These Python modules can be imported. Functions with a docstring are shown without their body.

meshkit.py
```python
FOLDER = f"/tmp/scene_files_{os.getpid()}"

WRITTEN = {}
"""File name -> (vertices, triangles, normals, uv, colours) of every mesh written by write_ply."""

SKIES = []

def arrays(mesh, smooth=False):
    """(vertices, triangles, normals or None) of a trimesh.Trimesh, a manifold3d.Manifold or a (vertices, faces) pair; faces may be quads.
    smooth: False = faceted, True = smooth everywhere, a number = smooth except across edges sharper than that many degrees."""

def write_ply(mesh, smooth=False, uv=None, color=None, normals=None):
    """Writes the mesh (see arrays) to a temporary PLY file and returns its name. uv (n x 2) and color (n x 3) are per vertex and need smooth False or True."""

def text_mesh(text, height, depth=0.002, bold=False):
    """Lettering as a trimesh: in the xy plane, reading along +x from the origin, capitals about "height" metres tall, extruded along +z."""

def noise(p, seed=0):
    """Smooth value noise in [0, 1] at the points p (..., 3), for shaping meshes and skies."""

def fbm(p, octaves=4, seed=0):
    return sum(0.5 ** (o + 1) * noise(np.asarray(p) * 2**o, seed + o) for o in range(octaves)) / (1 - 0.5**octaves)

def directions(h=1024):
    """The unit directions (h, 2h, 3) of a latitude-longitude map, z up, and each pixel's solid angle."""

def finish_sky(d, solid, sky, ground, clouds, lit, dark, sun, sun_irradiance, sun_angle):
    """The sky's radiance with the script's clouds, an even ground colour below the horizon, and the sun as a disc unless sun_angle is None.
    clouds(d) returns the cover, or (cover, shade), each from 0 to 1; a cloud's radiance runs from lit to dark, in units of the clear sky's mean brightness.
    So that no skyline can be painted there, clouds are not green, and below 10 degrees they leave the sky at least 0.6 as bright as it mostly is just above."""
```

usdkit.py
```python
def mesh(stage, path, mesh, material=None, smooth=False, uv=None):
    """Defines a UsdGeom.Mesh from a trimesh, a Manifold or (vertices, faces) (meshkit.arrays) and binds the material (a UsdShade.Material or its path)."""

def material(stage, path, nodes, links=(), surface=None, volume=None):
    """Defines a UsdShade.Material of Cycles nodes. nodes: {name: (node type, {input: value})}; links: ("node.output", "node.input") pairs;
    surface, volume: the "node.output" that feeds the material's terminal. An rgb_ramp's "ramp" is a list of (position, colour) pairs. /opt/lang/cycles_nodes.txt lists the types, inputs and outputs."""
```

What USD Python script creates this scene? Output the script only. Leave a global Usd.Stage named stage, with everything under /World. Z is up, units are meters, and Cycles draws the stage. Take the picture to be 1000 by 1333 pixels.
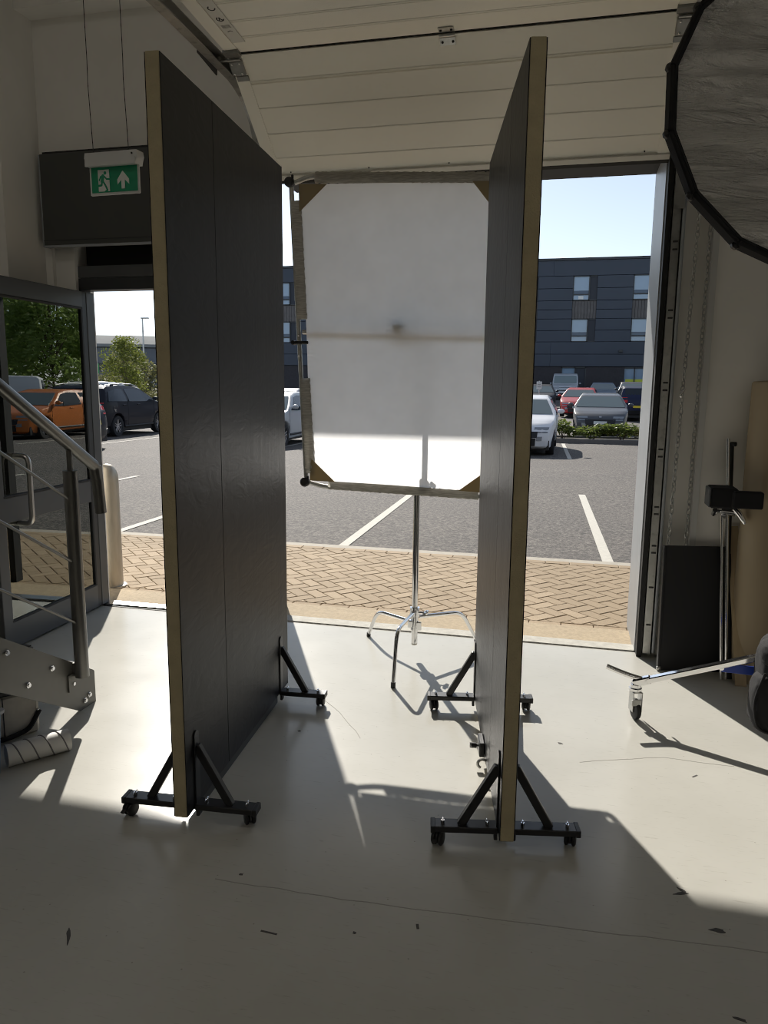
import math, random
import numpy as np, trimesh, usdkit, meshkit
from shapely.geometry import Polygon, LineString, Point, box as sbox
from shapely.ops import unary_union
from shapely import affinity
from pxr import Usd, UsdGeom, UsdLux, UsdShade, Gf, Sdf

random.seed(7)
RNG = np.random.default_rng(7)
stage = Usd.Stage.CreateInMemory()
UsdGeom.SetStageUpAxis(stage, UsdGeom.Tokens.z)
UsdGeom.SetStageMetersPerUnit(stage, 1.0)
UsdGeom.Xform.Define(stage, '/World')

# ------------------------------------------------------------------ camera (a phone held at chest height)
EXPOSURE = -1.55
EYE = np.array([0.0, 0.0, 1.5437])
PITCH, ROLL, YAW, FPIX = 0.168, 0.0096, 0.2396, 989.25
_f = np.array([0, math.cos(PITCH), -math.sin(PITCH)]); _u = np.array([0, math.sin(PITCH), math.cos(PITCH)]); _r = np.array([1.0, 0, 0])
_r, _u = math.cos(ROLL) * _r + math.sin(ROLL) * _u, -math.sin(ROLL) * _r + math.cos(ROLL) * _u
_c, _s = math.cos(YAW), math.sin(YAW)
_R = np.array([[_c, -_s, 0], [_s, _c, 0], [0, 0, 1]])
FW, UP, RT = _R @ _f, _R @ _u, _R @ _r
cam = UsdGeom.Camera.Define(stage, '/World/camera')
cam.CreateHorizontalApertureAttr(36.0)
cam.CreateFocalLengthAttr(FPIX / 1000 * 36.0)
cam.CreateExposureAttr(EXPOSURE)
cam.CreateClippingRangeAttr(Gf.Vec2f(0.05, 1000))
cam.AddTransformOp().Set(Gf.Matrix4d(*RT, 0, *UP, 0, *(-FW), 0, *EYE, 1))

# ------------------------------------------------------------------ sky and sun
SUN = np.array([-0.495, 1.0, 0.752]); SUN /= np.linalg.norm(SUN)
SKY_STRENGTH, SUN_POWER = 0.21, 64000.0
sky = UsdLux.DomeLight.Define(stage, '/World/sky')
sky.CreateIntensityAttr(1.0)
skym = usdkit.material(stage, '/World/Looks/sky_material', {
    "t": ("sky_texture", {"sky_type": "multiple_scattering", "sun_disc": False, "sun_elevation": math.asin(SUN[2]), "sun_rotation": math.atan2(SUN[0], SUN[1]), "aerosol_density": 0.9, "ozone_density": 1.0}),
    "h": ("hsv", {"saturation": 0.55, "value": 1.0}),
    "b": ("background_shader", {"strength": SKY_STRENGTH})}, [("t.color", "h.color"), ("h.color", "b.color")], surface="b.background")
UsdShade.MaterialBindingAPI.Apply(sky.GetPrim()).Bind(skym)
sun = UsdLux.DistantLight.Define(stage, '/World/sun')
sun.CreateIntensityAttr(SUN_POWER); sun.CreateAngleAttr(0.53); sun.CreateColorAttr(Gf.Vec3f(1.0, 0.945, 0.86))
sun.AddTransformOp().Set(Gf.Matrix4d().SetLookAt(Gf.Vec3d(0, 0, 0), Gf.Vec3d(*map(float, -SUN)), Gf.Vec3d(0, 0, 1)).GetInverse())

# ------------------------------------------------------------------ mesh helpers
V = lambda *a: np.array(a, float)
def join(*ms):
    ms = [m for m in ms if m is not None]
    return ms[0] if len(ms) == 1 else trimesh.util.concatenate(ms)
def bx(x0, x1, y0, y1, z0, z1):
    m = trimesh.creation.box([x1 - x0, y1 - y0, z1 - z0]); m.apply_translation([(x0 + x1) / 2, (y0 + y1) / 2, (z0 + z1) / 2]); return m
def cbox(c, size, ax=None, bev=0.0):
    """box about c; ax: rows are its axes; bev: chamfer."""
    s = np.array(size, float) / 2
    if bev > 0:
        b = min(bev, s.min() * 0.9)
        pts = [[sx * (s[0] - (k != 0) * b), sy * (s[1] - (k != 1) * b), sz * (s[2] - (k != 2) * b)] for sx in (-1, 1) for sy in (-1, 1) for sz in (-1, 1) for k in range(3)]
        m = trimesh.convex.convex_hull(np.array(pts))
    else:
        m = trimesh.creation.box(size)
    if ax is not None:
        T = np.eye(4); T[:3, :3] = np.array(ax, float).T; m.apply_transform(T)
    m.apply_translation(c); return m
def frame(d, ref=(0, 0, 1)):
    d = np.array(d, float); d /= np.linalg.norm(d)
    ref = np.array(ref, float)
    if abs(d @ ref) > 0.97: ref = V(1, 0, 0)
    a = np.cross(ref, d); a /= np.linalg.norm(a)
    return a, np.cross(d, a), d
def bar(p, q, w, h, ref=(0, 0, 1), bev=0.0):
    p, q = np.array(p, float), np.array(q, float)
    a, b, d = frame(q - p, ref)
    return cbox((p + q) / 2, [w, h, np.linalg.norm(q - p)], [a, b, d], bev)
def rod(p, q, r, n=14, r2=None):
    p, q = np.array(p, float), np.array(q, float)
    a, b, d = frame(q - p); t = np.arange(n) * 2 * np.pi / n
    ring = np.cos(t)[:, None] * a + np.sin(t)[:, None] * b
    r2 = r if r2 is None else r2
    v = np.vstack([p + ring * r, q + ring * r2, [p], [q]])
    i = np.arange(n); j = (i + 1) % n
    f = np.vstack([np.stack([i, j, j + n], 1), np.stack([i, j + n, i + n], 1), np.stack([j, i, np.full(n, 2 * n)], 1), np.stack([i + n, j + n, np.full(n, 2 * n + 1)], 1)])
    return trimesh.Trimesh(v, f, process=False)
def tube(pts, r, n=12):
    pts = np.array(pts, float); m = len(pts)
    tan = np.gradient(pts, axis=0); tan /= np.linalg.norm(tan, axis=1, keepdims=True)
    a, _, _ = frame(tan[0]); rings = []
    for k in range(m):
        a = a - tan[k] * (a @ tan[k]); a /= np.linalg.norm(a); b = np.cross(tan[k], a)
        t = np.arange(n) * 2 * np.pi / n
        rk = r if np.ndim(r) == 0 else r[k]
        rings.append(pts[k] + rk * (np.cos(t)[:, None] * a + np.sin(t)[:, None] * b))
    v = np.vstack(rings + [pts[:1], pts[-1:]]); F = []
    i = np.arange(n); j = (i + 1) % n
    for k in range(m - 1):
        F += [np.stack([i + k * n, j + k * n, j + k * n + n], 1), np.stack([i + k * n, j + k * n + n, i + k * n + n], 1)]
    F += [np.stack([j, i, np.full(n, m * n)], 1), np.stack([i + (m - 1) * n, j + (m - 1) * n, np.full(n, m * n + 1)], 1)]
    return trimesh.Trimesh(v, np.vstack(F), process=False)
def smooth_path(pts, rad, steps=6):
    """polyline with rounded corners"""
    pts = [np.array(p, float) for p in pts]; out = [pts[0]]
    for a, b, c in zip(pts, pts[1:], pts[2:]):
        r1 = min(rad, np.linalg.norm(a - b) * .45); r2 = min(rad, np.linalg.norm(c - b) * .45)
        s, e_ = b + (a - b) / np.linalg.norm(a - b) * r1, b + (c - b) / np.linalg.norm(c - b) * r2
        for t in np.linspace(0, 1, steps): out.append((1 - t) ** 2 * s + 2 * t * (1 - t) * b + t * t * e_)
    return out + [pts[-1]]
def extrude(poly, depth, o=(0, 0, 0), ex=(1, 0, 0), ey=(0, 1, 0), en=None):
    """shapely polygon in the plane o + u*ex + v*ey, extruded by depth along en (ex x ey)"""
    ms = []
    for g in (poly.geoms if hasattr(poly, 'geoms') else [poly]):
        if g.is_empty or g.area < 1e-10: continue
        ms.append(trimesh.creation.extrude_polygon(g, depth))
    m = join(*ms); ex, ey = np.array(ex, float), np.array(ey, float)
    en = np.cross(ex, ey) if en is None else np.array(en, float)
    v = m.vertices; m2 = trimesh.Trimesh(np.array(o, float) + v[:, :1] * ex + v[:, 1:2] * ey + v[:, 2:] * en, m.faces, process=False)
    if np.dot(np.cross(ex, ey), en) < 0: m2.invert()
    return m2
def ball(c, r, sub=2):
    m = trimesh.creation.icosphere(sub, 1.0); m.apply_scale(r); m.apply_translation(c); return m
def torus(c, n_, R, r, a0=0, a1=2 * np.pi, k=24, s=8):
    a, b, d = frame(n_); t = np.linspace(a0, a1, k)
    return tube([np.array(c, float) + R * (math.cos(x) * a + math.sin(x) * b) for x in t], r, s)
def lathe(profile, c, axis, n=24):
    """profile: (radius, height) pairs along axis from c"""
    a, b, d = frame(axis); t = np.arange(n) * 2 * np.pi / n; c = np.array(c, float)
    P = np.array(profile, float); m = len(P)
    v = np.vstack([c + h * d + max(r, 1e-5) * (np.cos(t)[:, None] * a + np.sin(t)[:, None] * b) for r, h in P]); F = []
    i = np.arange(n); j = (i + 1) % n
    for k in range(m - 1):
        F += [np.stack([i + k * n, j + k * n, j + k * n + n], 1), np.stack([i + k * n, j + k * n + n, i + k * n + n], 1)]
    return trimesh.Trimesh(v, np.vstack(F), process=False)
def loop(*p): return Polygon(p)

# ------------------------------------------------------------------ scene helpers
_used = {}
def numbered(parent, name):
    k = (parent, name); n = _used.get(k, 0); _used[k] = n + 1
    return f"{parent}/{name}" + (f"_{n:03d}" if n else "")
ORIGIN = {}
def thing(name, label=None, cat=None, loc=(0, 0, 0), rotz=0.0, group=None, kind=None, local=False):
    """an Xform at the thing's base; local: its parts are given in its own frame, otherwise in the world's"""
    p = numbered('/World', name); x = UsdGeom.Xform.Define(stage, p)
    x.AddTranslateOp().Set(Gf.Vec3d(*map(float, loc)))
    if rotz: x.AddRotateZOp().Set(math.degrees(rotz))
    tag(x.GetPrim(), label, cat, group, kind)
    ORIGIN[p] = V(0, 0, 0) if local else np.array(loc, float)
    return p
def tag(prim, label=None, cat=None, group=None, kind=None):
    for k, v in (('label', label), ('category', cat), ('group', group), ('kind', kind)):
        if v: prim.SetCustomDataByKey(k, v)
def part(parent, name, mesh, mat, label=None, kind=None, smooth=35):
    p = numbered(parent, name)
    if isinstance(mesh, (tuple, list)): mesh = trimesh.Trimesh(*meshkit.arrays(mesh)[:2], process=False)
    if isinstance(mesh, trimesh.Trimesh):
        mesh = mesh.copy(); mesh.apply_translation(-ORIGIN.get(parent, V(0, 0, 0)))
    ORIGIN[p] = ORIGIN.get(parent, V(0, 0, 0))
    m = usdkit.mesh(stage, p, mesh, M[mat], smooth=smooth)
    tag(m.GetPrim(), label, None, None, kind)
    return p
def solo(name, mesh, mat, label=None, cat=None, group=None, kind=None, smooth=35):
    p = numbered('/World', name); m = usdkit.mesh(stage, p, mesh, M[mat], smooth=smooth); ORIGIN[p] = V(0, 0, 0)
    tag(m.GetPrim(), label, cat, group, kind); return p

# ------------------------------------------------------------------ materials
M = {}
def mat(name, nodes, links, surface='p.BSDF'): M[name] = usdkit.material(stage, f'/World/Looks/{name}', nodes, links, surface=surface)
def plain(name, col, rough=0.5, metal=0.0, var=0.0, scale=8.0, bump=0.0, bscale=60.0, rvar=0.0, stretch=(1, 1, 1), **kw):
    """principled with noise on colour, roughness and relief in object space"""
    n = {"p": ("principled_bsdf", {"base_color": col, "roughness": rough, "metallic": metal, **kw})}; l = []
    if var or rvar or bump:
        n["tc"] = ("texture_coordinate", {}); n["mp"] = ("mapping", {"scale": stretch}); l.append(("tc.object", "mp.vector"))
    if var:
        n["nz"] = ("noise_texture", {"scale": scale, "detail": 5.0, "roughness": 0.6})
        c = np.array(col); n["rp"] = ("rgb_ramp", {"ramp": [(0.25, tuple(c * (1 - var))), (0.75, tuple(np.clip(c * (1 + var), 0, 1)))]})
        l += [("mp.vector", "nz.vector"), ("nz.fac", "rp.fac"), ("rp.color", "p.base_color")]
    if rvar:
        n["nr"] = ("noise_texture", {"scale": scale * 1.7, "detail": 4.0}); n["mr"] = ("map_range", {"to_min": rough - rvar, "to_max": rough + rvar, "from_min": 0.3, "from_max": 0.7})
        l += [("mp.vector", "nr.vector"), ("nr.fac", "mr.value"), ("mr.result", "p.roughness")]
    if bump:
        n["nb"] = ("noise_texture", {"scale": bscale, "detail": 4.0}); n["bm"] = ("bump", {"strength": bump, "distance": 0.01})
        l += [("mp.vector", "nb.vector"), ("nb.fac", "bm.height"), ("bm.normal", "p.normal")]
    mat(name, n, l)

# painted studio floor: warm off-white, hairline scratches and small chips, satin
mat('floor_paint', {
    "tc": ("geometry", {}),
    "n1": ("noise_texture", {"scale": 1.4, "detail": 6.0, "roughness": 0.6}), "r1": ("rgb_ramp", {"ramp": [(0.3, (.54, .53, .48)), (0.7, (.62, .61, .56))]}),
    "mpA": ("mapping", {"scale": (3, 26, 1), "rotation": (0, 0, .5)}), "n2": ("noise_texture", {"scale": 5.0, "detail": 8.0, "roughness": 0.75, "distortion": .6}), "r2": ("rgb_ramp", {"ramp": [(0.58, (1, 1, 1)), (0.66, (.80, .79, .77))]}),
    "vo": ("voronoi_texture", {"scale": 16.0, "randomness": 1.0}), "r3": ("rgb_ramp", {"ramp": [(0.0, (.45, .43, .4)), (0.035, (.6, .58, .55)), (0.05, (1, 1, 1))]}),
    "m1": ("mix_color", {"blend_type": "multiply", "fac": .8}), "m2": ("mix_color", {"blend_type": "multiply", "fac": .7}),
    "nb": ("noise_texture", {"scale": 9.0, "detail": 6.0}), "bm": ("bump", {"strength": .035, "distance": .01}),
    "nr": ("noise_texture", {"scale": 3.0, "detail": 6.0}), "mr": ("map_range", {"from_min": .3, "from_max": .7, "to_min": .19, "to_max": .23}),
    "p": ("principled_bsdf", {"specular_ior_level": .20})},
    [("tc.position", "n1.vector"), ("n1.fac", "r1.fac"), ("tc.position", "mpA.vector"), ("mpA.vector", "n2.vector"), ("n2.fac", "r2.fac"), ("tc.position", "vo.vector"), ("vo.distance", "r3.fac"),
     ("r1.color", "m1.a"), ("r2.color", "m1.b"), ("m1.result", "m2.a"), ("r3.color", "m2.b"), ("m2.result", "p.base_color"),
     ("tc.position", "nb.vector"), ("nb.fac", "bm.height"), ("bm.normal", "p.normal"), ("tc.position", "nr.vector"), ("nr.fac", "mr.value"), ("mr.result", "p.roughness")])
plain('wall_paint', (.84, .815, .76), .75, var=.04, scale=3, bump=.05, bscale=90)
plain('wall_dim', (.80, .78, .74), .8, var=.03, scale=2)
plain('room_white', (.80, .78, .74), .85)
plain('ceiling_white', (.80, .785, .75), .85)
plain('door_cream', (.90, .875, .78), .45, var=.02, scale=2, bump=.12, bscale=160)
plain('door_groove', (.50, .48, .41), .5)
plain('frame_dark', (.030, .032, .034), .42, var=.12, scale=6)
plain('frame_grey', (.075, .078, .080), .40, var=.08, scale=5)
plain('shutter_grey', (.062, .064, .060), .55, var=.08, scale=4)
plain('jamb_grey', (.34, .36, .38), .38, var=.06, scale=3)
plain('rubber_shade_black', (.014, .014, .014), .65)  # rubber parts, and shade black for the lintel and recess panel
plain('galv', (.50, .50, .48), .38, metal=.85, var=.12, scale=14, rvar=.08)
plain('galv_dull', (.26, .26, .25), .45, metal=.8, var=.15, scale=20)
plain('chrome', (.82, .82, .83), .10, metal=1.0)
plain('steel_brushed', (.55, .53, .50), .30, metal=1.0, var=.06, scale=20)
plain('black_steel', (.020, .020, .022), .38, var=.2, scale=20)
plain('black_plastic', (.016, .016, .017), .45)
plain('black_cloth', (.012, .012, .013), .9, bump=.2, bscale=300)
plain('foam_tan', (.52, .445, .28), .9, var=.10, scale=18, bump=.35, bscale=220)
mat('black_facing', {
    "tc": ("geometry", {}), "mp": ("mapping", {"scale": (34, 34, .9)}), "n": ("noise_texture", {"scale": 3.0, "detail": 5.0}),
    "r": ("rgb_ramp", {"ramp": [(.3, (.012, .012, .014)), (.7, (.024, .024, .026))]}), "mr": ("map_range", {"from_min": .3, "from_max": .7, "to_min": .38, "to_max": .46}),
    "mp2": ("mapping", {"scale": (2.4, 2.4, 6), "rotation": (0.5, .5, 0)}), "n2": ("noise_texture", {"scale": 2.6, "detail": 6.0, "distortion": 1.6}), "b": ("bump", {"strength": .17, "distance": .012}), "p": ("principled_bsdf", {"specular_ior_level": .25})},
    [("tc.position", "mp.vector"), ("mp.vector", "n.vector"), ("n.fac", "r.fac"), ("r.color", "p.base_color"), ("n.fac", "mr.value"), ("mr.result", "p.roughness"), ("tc.position", "mp2.vector"), ("mp2.vector", "n2.vector"), ("n2.fac", "b.height"), ("b.normal", "p.normal")])
plain('foil_edge', (.03, .03, .03), .5)
# diffusion cloth: lets light through
mat('diffusion', {"tc": ("geometry", {}), "n": ("noise_texture", {"scale": 9.0, "detail": 5.0}), "r": ("rgb_ramp", {"ramp": [(.3, (.86, .87, .88)), (.7, (.91, .92, .93))]}),
    "d": ("diffuse_bsdf", {}), "t": ("translucent_bsdf", {}), "m": ("mix_closure", {"fac": .80}), "x": ("transparent_bsdf", {"color": (.9, .9, .9)}), "m2": ("mix_closure", {"fac": .003})},
    [("tc.position", "n.vector"), ("n.fac", "r.fac"), ("r.color", "d.color"), ("r.color", "t.color"), ("d.BSDF", "m.closure1"), ("t.BSDF", "m.closure2"), ("m.closure", "m2.closure1"), ("x.BSDF", "m2.closure2")], surface='m2.closure')
mat('corner_tan', {"d": ("diffuse_bsdf", {"color": (.42, .35, .23)}), "t": ("translucent_bsdf", {"color": (.44, .35, .20)}), "m": ("mix_closure", {"fac": .35})}, [("d.BSDF", "m.closure1"), ("t.BSDF", "m.closure2")], surface='m.closure')
mat('sleeve_cloth', {"tc": ("geometry", {}), "mp": ("mapping", {"scale": (12, 12, 130)}), "n": ("noise_texture", {"scale": 2.0, "detail": 3.0}), "r": ("rgb_ramp", {"ramp": [(.35, (.46, .44, .40)), (.65, (.66, .64, .59))]}),
    "d": ("diffuse_bsdf", {}), "t": ("translucent_bsdf", {}), "m": ("mix_closure", {"fac": .45})},
    [("tc.position", "mp.vector"), ("mp.vector", "n.vector"), ("n.fac", "r.fac"), ("r.color", "d.color"), ("r.color", "t.color"), ("d.BSDF", "m.closure1"), ("t.BSDF", "m.closure2")], surface='m.closure')
mat('softbox_cloth', {"tc": ("geometry", {}), "mp": ("mapping", {"scale": (1.3, 1.3, 6.5)}), "n": ("noise_texture", {"scale": 1.7, "detail": 5.0, "roughness": .62, "distortion": 1.4}), "n2": ("noise_texture", {"scale": 7.0, "detail": 3.0}), "r": ("rgb_ramp", {"ramp": [(.3, (.74, .72, .68)), (.7, (.82, .80, .76))]}),
    "b": ("bump", {"strength": 1.0, "distance": .14}), "p": ("principled_bsdf", {"roughness": .7})},
    [("tc.position", "mp.vector"), ("mp.vector", "n.vector"), ("tc.position", "n2.vector"), ("n2.fac", "r.fac"), ("r.color", "p.base_color"), ("n.fac", "b.height"), ("b.normal", "p.normal")])
mat('door_glass', {"f": ("fresnel", {"IOR": 2.9}), "x": ("transparent_bsdf", {"color": (.86, .93, .88)}), "g": ("glossy_bsdf", {"color": (.95, 1, .96), "roughness": 0.0}), "m": ("mix_closure", {})},
    [("f.fac", "m.fac"), ("x.BSDF", "m.closure1"), ("g.BSDF", "m.closure2")], surface='m.closure')
plain('sign_white', (.62, .62, .60), .4)
plain('sign_green', (.0, .27, .125), .4)
plain('sign_legend', (.72, .74, .70), .5)
plain('label_white', (.66, .65, .60), .6)
plain('ink', (.03, .03, .03), .6)
plain('cardboard', (.40, .32, .21), .8, var=.06, scale=4, stretch=(1, 1, .2))
plain('wood_pale', (.45, .35, .21), .7, var=.1, scale=5, stretch=(6, 6, .5))
plain('blue_metal', (.015, .05, .35), .35)
plain('blue_tub', (.22, .36, .62), .4)
plain('lid_grey', (.30, .31, .33), .5)
plain('box_grey', (.56, .52, .45), .45, var=.25, scale=7)
plain('roll_white', (.70, .69, .66), .6)
plain('stripe_grey', (.17, .16, .16), .6)
plain('bollard_steel', (.46, .41, .33), .42, metal=.7, var=.18, scale=7, stretch=(3, 3, .5))
plain('stair_steel', (.16, .155, .14), .42, metal=.35, var=.08, scale=8)
plain('stair_tube', (.20, .195, .18), .30, metal=.7, var=.08, scale=12)
plain('mark_dark', (.09, .085, .08), .8)
plain('crack', (.39, .375, .34), .8)
# outdoors
mat('asphalt', {"tc": ("geometry", {}), "n": ("noise_texture", {"scale": 24.0, "detail": 5.0, "roughness": .97}), "r": ("rgb_ramp", {"ramp": [(.38, (.021, .019, .0175)), (.5, (.096, .086, .077)), (.62, (.28, .252, .222))]}),
    "n2": ("noise_texture", {"scale": .6, "detail": 4.0}), "r2": ("rgb_ramp", {"ramp": [(.3, (.9, .9, .9)), (.7, (1.1, 1.08, 1.06))]}), "mx": ("mix_color", {"blend_type": "multiply", "fac": 1.0, "use_clamp_result": False}),
    "b": ("bump", {"strength": .5, "distance": .01}), "p": ("principled_bsdf", {"roughness": .85})},
    [("tc.position", "n.vector"), ("n.fac", "r.fac"), ("tc.position", "n2.vector"), ("n2.fac", "r2.fac"), ("r.color", "mx.a"), ("r2.color", "mx.b"), ("mx.result", "p.base_color"), ("n.fac", "b.height"), ("b.normal", "p.normal")])
plain('white_line', (.60, .57, .50), .8, var=.12, scale=30, bump=.3, bscale=150)
def paver(name, how):
    mat(name, {"i": (how, {}), "r": ("rgb_ramp", {"ramp": [(0, (.37, .275, .17)), (.5, (.42, .315, .20)), (1, (.46, .35, .225))]}), "tc": ("geometry", {}), "n": ("noise_texture", {"scale": 160.0, "detail": 4.0}),
        "r2": ("rgb_ramp", {"ramp": [(.3, (.82, .82, .82)), (.7, (1.1, 1.1, 1.1))]}), "mx": ("mix_color", {"blend_type": "multiply", "fac": 1.0}), "b": ("bump", {"strength": .25, "distance": .005}), "p": ("principled_bsdf", {"roughness": .85})},
        [("i.random" if how == 'object_info' else "i.random_per_island", "r.fac"), ("tc.position", "n.vector"), ("n.fac", "r2.fac"), ("r.color", "mx.a"), ("r2.color", "mx.b"), ("mx.result", "p.base_color"), ("n.fac", "b.height"), ("b.normal", "p.normal")])
paver('paver', 'object_info'); paver('paver_many', 'geometry')
plain('joint_sand', (.13, .10, .065), .95, var=.2, scale=60)
plain('concrete_buff', (.46, .365, .24), .85, var=.18, scale=40, bump=.3, bscale=120)
plain('concrete_pale', (.52, .50, .44), .8, var=.18, scale=18, bump=.2, bscale=80)
plain('kerb_pale', (.45, .41, .34), .85, var=.12, scale=20)
plain('kerb_dark', (.16, .15, .14), .85, var=.12, scale=20)
plain('cladding', (.030, .040, .058), .45, var=.10, scale=.5)
plain('cladding_dark', (.016, .020, .030), .5)
plain('brick_dark', (.030, .027, .030), .85, var=.25, scale=6)
plain('timber_grey', (.11, .10, .095), .8, var=.2, scale=3)
plain('pane_sky_blue', (.20, .28, .37), .04, specular_ior_level=1.0)  # mirrored sky is put into the pane colour
plain('pane_dark', (.045, .07, .11), .05)
plain('warehouse_grey', (.10, .11, .125), .6)
plain('warehouse_roof', (.20, .205, .20), .9, specular_ior_level=.05)
plain('sign_board_green', (.03, .22, .06), .5)
plain('yellow_green', (.52, .56, .05), .5)
plain('render_white', (.6, .6, .58), .6)
plain('soil', (.05, .04, .03), .95)
def leaf(name, ramp):
    mat(name, {"g": ("geometry", {}), "r": ("rgb_ramp", {"ramp": ramp}), "d": ("principled_bsdf", {"roughness": .5}), "t": ("translucent_bsdf", {}), "m": ("mix_closure", {"fac": .52})},
        [("g.random_per_island", "r.fac"), ("r.color", "d.base_color"), ("r.color", "t.color"), ("d.BSDF", "m.closure1"), ("t.BSDF", "m.closure2")], surface='m.closure')
leaf('leaf_hedge', [(0, (.14, .18, .04)), (.45, (.32, .36, .10)), (.7, (.44, .44, .15)), (.85, (.22, .10, .06)), (1, (.55, .52, .28))])
leaf('leaf_tree', [(0, (.18, .21, .04)), (.6, (.36, .38, .07)), (1, (.52, .48, .10))])
leaf('leaf_deep', [(0, (.26, .36, .10)), (.6, (.42, .54, .17)), (1, (.58, .66, .28))])
leaf('leaf_olive', [(0, (.17, .17, .07)), (.6, (.30, .28, .12)), (1, (.42, .38, .19))])
plain('bark', (.12, .09, .06), .9)
def paint(name, c): plain(name, c, .4, coat_weight=.15 if max(c) < .05 else .4, coat_roughness=.08, specular_ior_level=.2 if max(c) < .05 else .4)
for nm, c in dict(car_black=(.010, .010, .014), car_silver=(.40, .42, .44), car_white=(.75, .76, .78), car_grey=(.055, .058, .066), car_red=(.42, .02, .025), car_blue=(.16, .20, .25), car_navy=(.012, .016, .04), car_orange=(.55, .16, .03), car_steel=(.22, .23, .26)).items(): paint(nm, c)
plain('car_glass', (.022, .026, .03), .05, specular_ior_level=.3)
plain('screen_sky_glass', (.13, .165, .165), .04, specular_ior_level=.9)  # base colour lifted to carry the pale sky reflection
plain('tyre', (.014, .014, .015), .8)
plain('alloy', (.45, .45, .46), .3, metal=.9)
plain('car_trim', (.012, .012, .013), .55)
plain('lamp_clear', (.24, .26, .28), .08, specular_ior_level=1.0)
plain('lamp_red', (.45, .01, .01), .12)
plain('plate_white', (.65, .65, .62), .5)
plain('plate_yellow', (.60, .45, .03), .5)

# ================================================================== the room
W = 4.47                                       # inner face of the front wall
fl = numbered('/World', 'floor'); UsdGeom.Xform.Define(stage, fl); ORIGIN[fl] = V(0, 0, 0); tag(stage.GetPrimAtPath(fl), kind='structure')
part(fl, 'painted_slab', bx(-3.6, 5.2, -5.2, 4.50, -.12, 0), 'floor_paint')
part(fl, 'threshold_strip', join(cbox((-.8, 4.555, -.008), (2.56, .12, .03), bev=.006)), 'concrete_pale')
part(fl, 'threshold_strip', cbox((-2.59, 4.555, -.006), (1.10, .10, .034), bev=.006), 'steel_brushed')
part(fl, 'threshold_groove', bx(-3.1, -2.2, 4.488, 4.506, -.01, .003), 'rubber_shade_black')
for (x, y, w, h, a) in ((-1.305, 1.645, .010, .075, .62), (.481, 2.13, .042, .016, .1), (.479, 1.81, .03, .012, -.2), (-.765, 1.80, .05, .006, -.05), (.398, 2.275, .045, .010, .35), (.405, 2.292, .034, .010, -.75), (-.36, 1.93, .008, .02, .3), (-.2, 1.52, .01, .018, 0),
                      (-.95, 2.02, .012, .008, .1), (.55, 3.05, .03, .006, .8), (.02, 3.2, .022, .012, -.5), (-1.12, 3.02, .014, .012, .2), (-.53, 1.86, .01, .012, 0)):
    pg = Polygon([(w / 2 * math.cos(t) * (1 + .35 * math.sin(3 * t + x * 9)), h / 2 * math.sin(t) * (1 + .3 * math.cos(2 * t + y * 7))) for t in np.linspace(0, 2 * np.pi, 15)[:-1]]) if min(w, h) > .008 else sbox(-w / 2, -h / 2, w / 2, h / 2)
    part(fl, 'paint_chip', extrude(affinity.rotate(pg, a, use_radians=True), .0008, (x, y, 0)), 'mark_dark')
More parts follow.
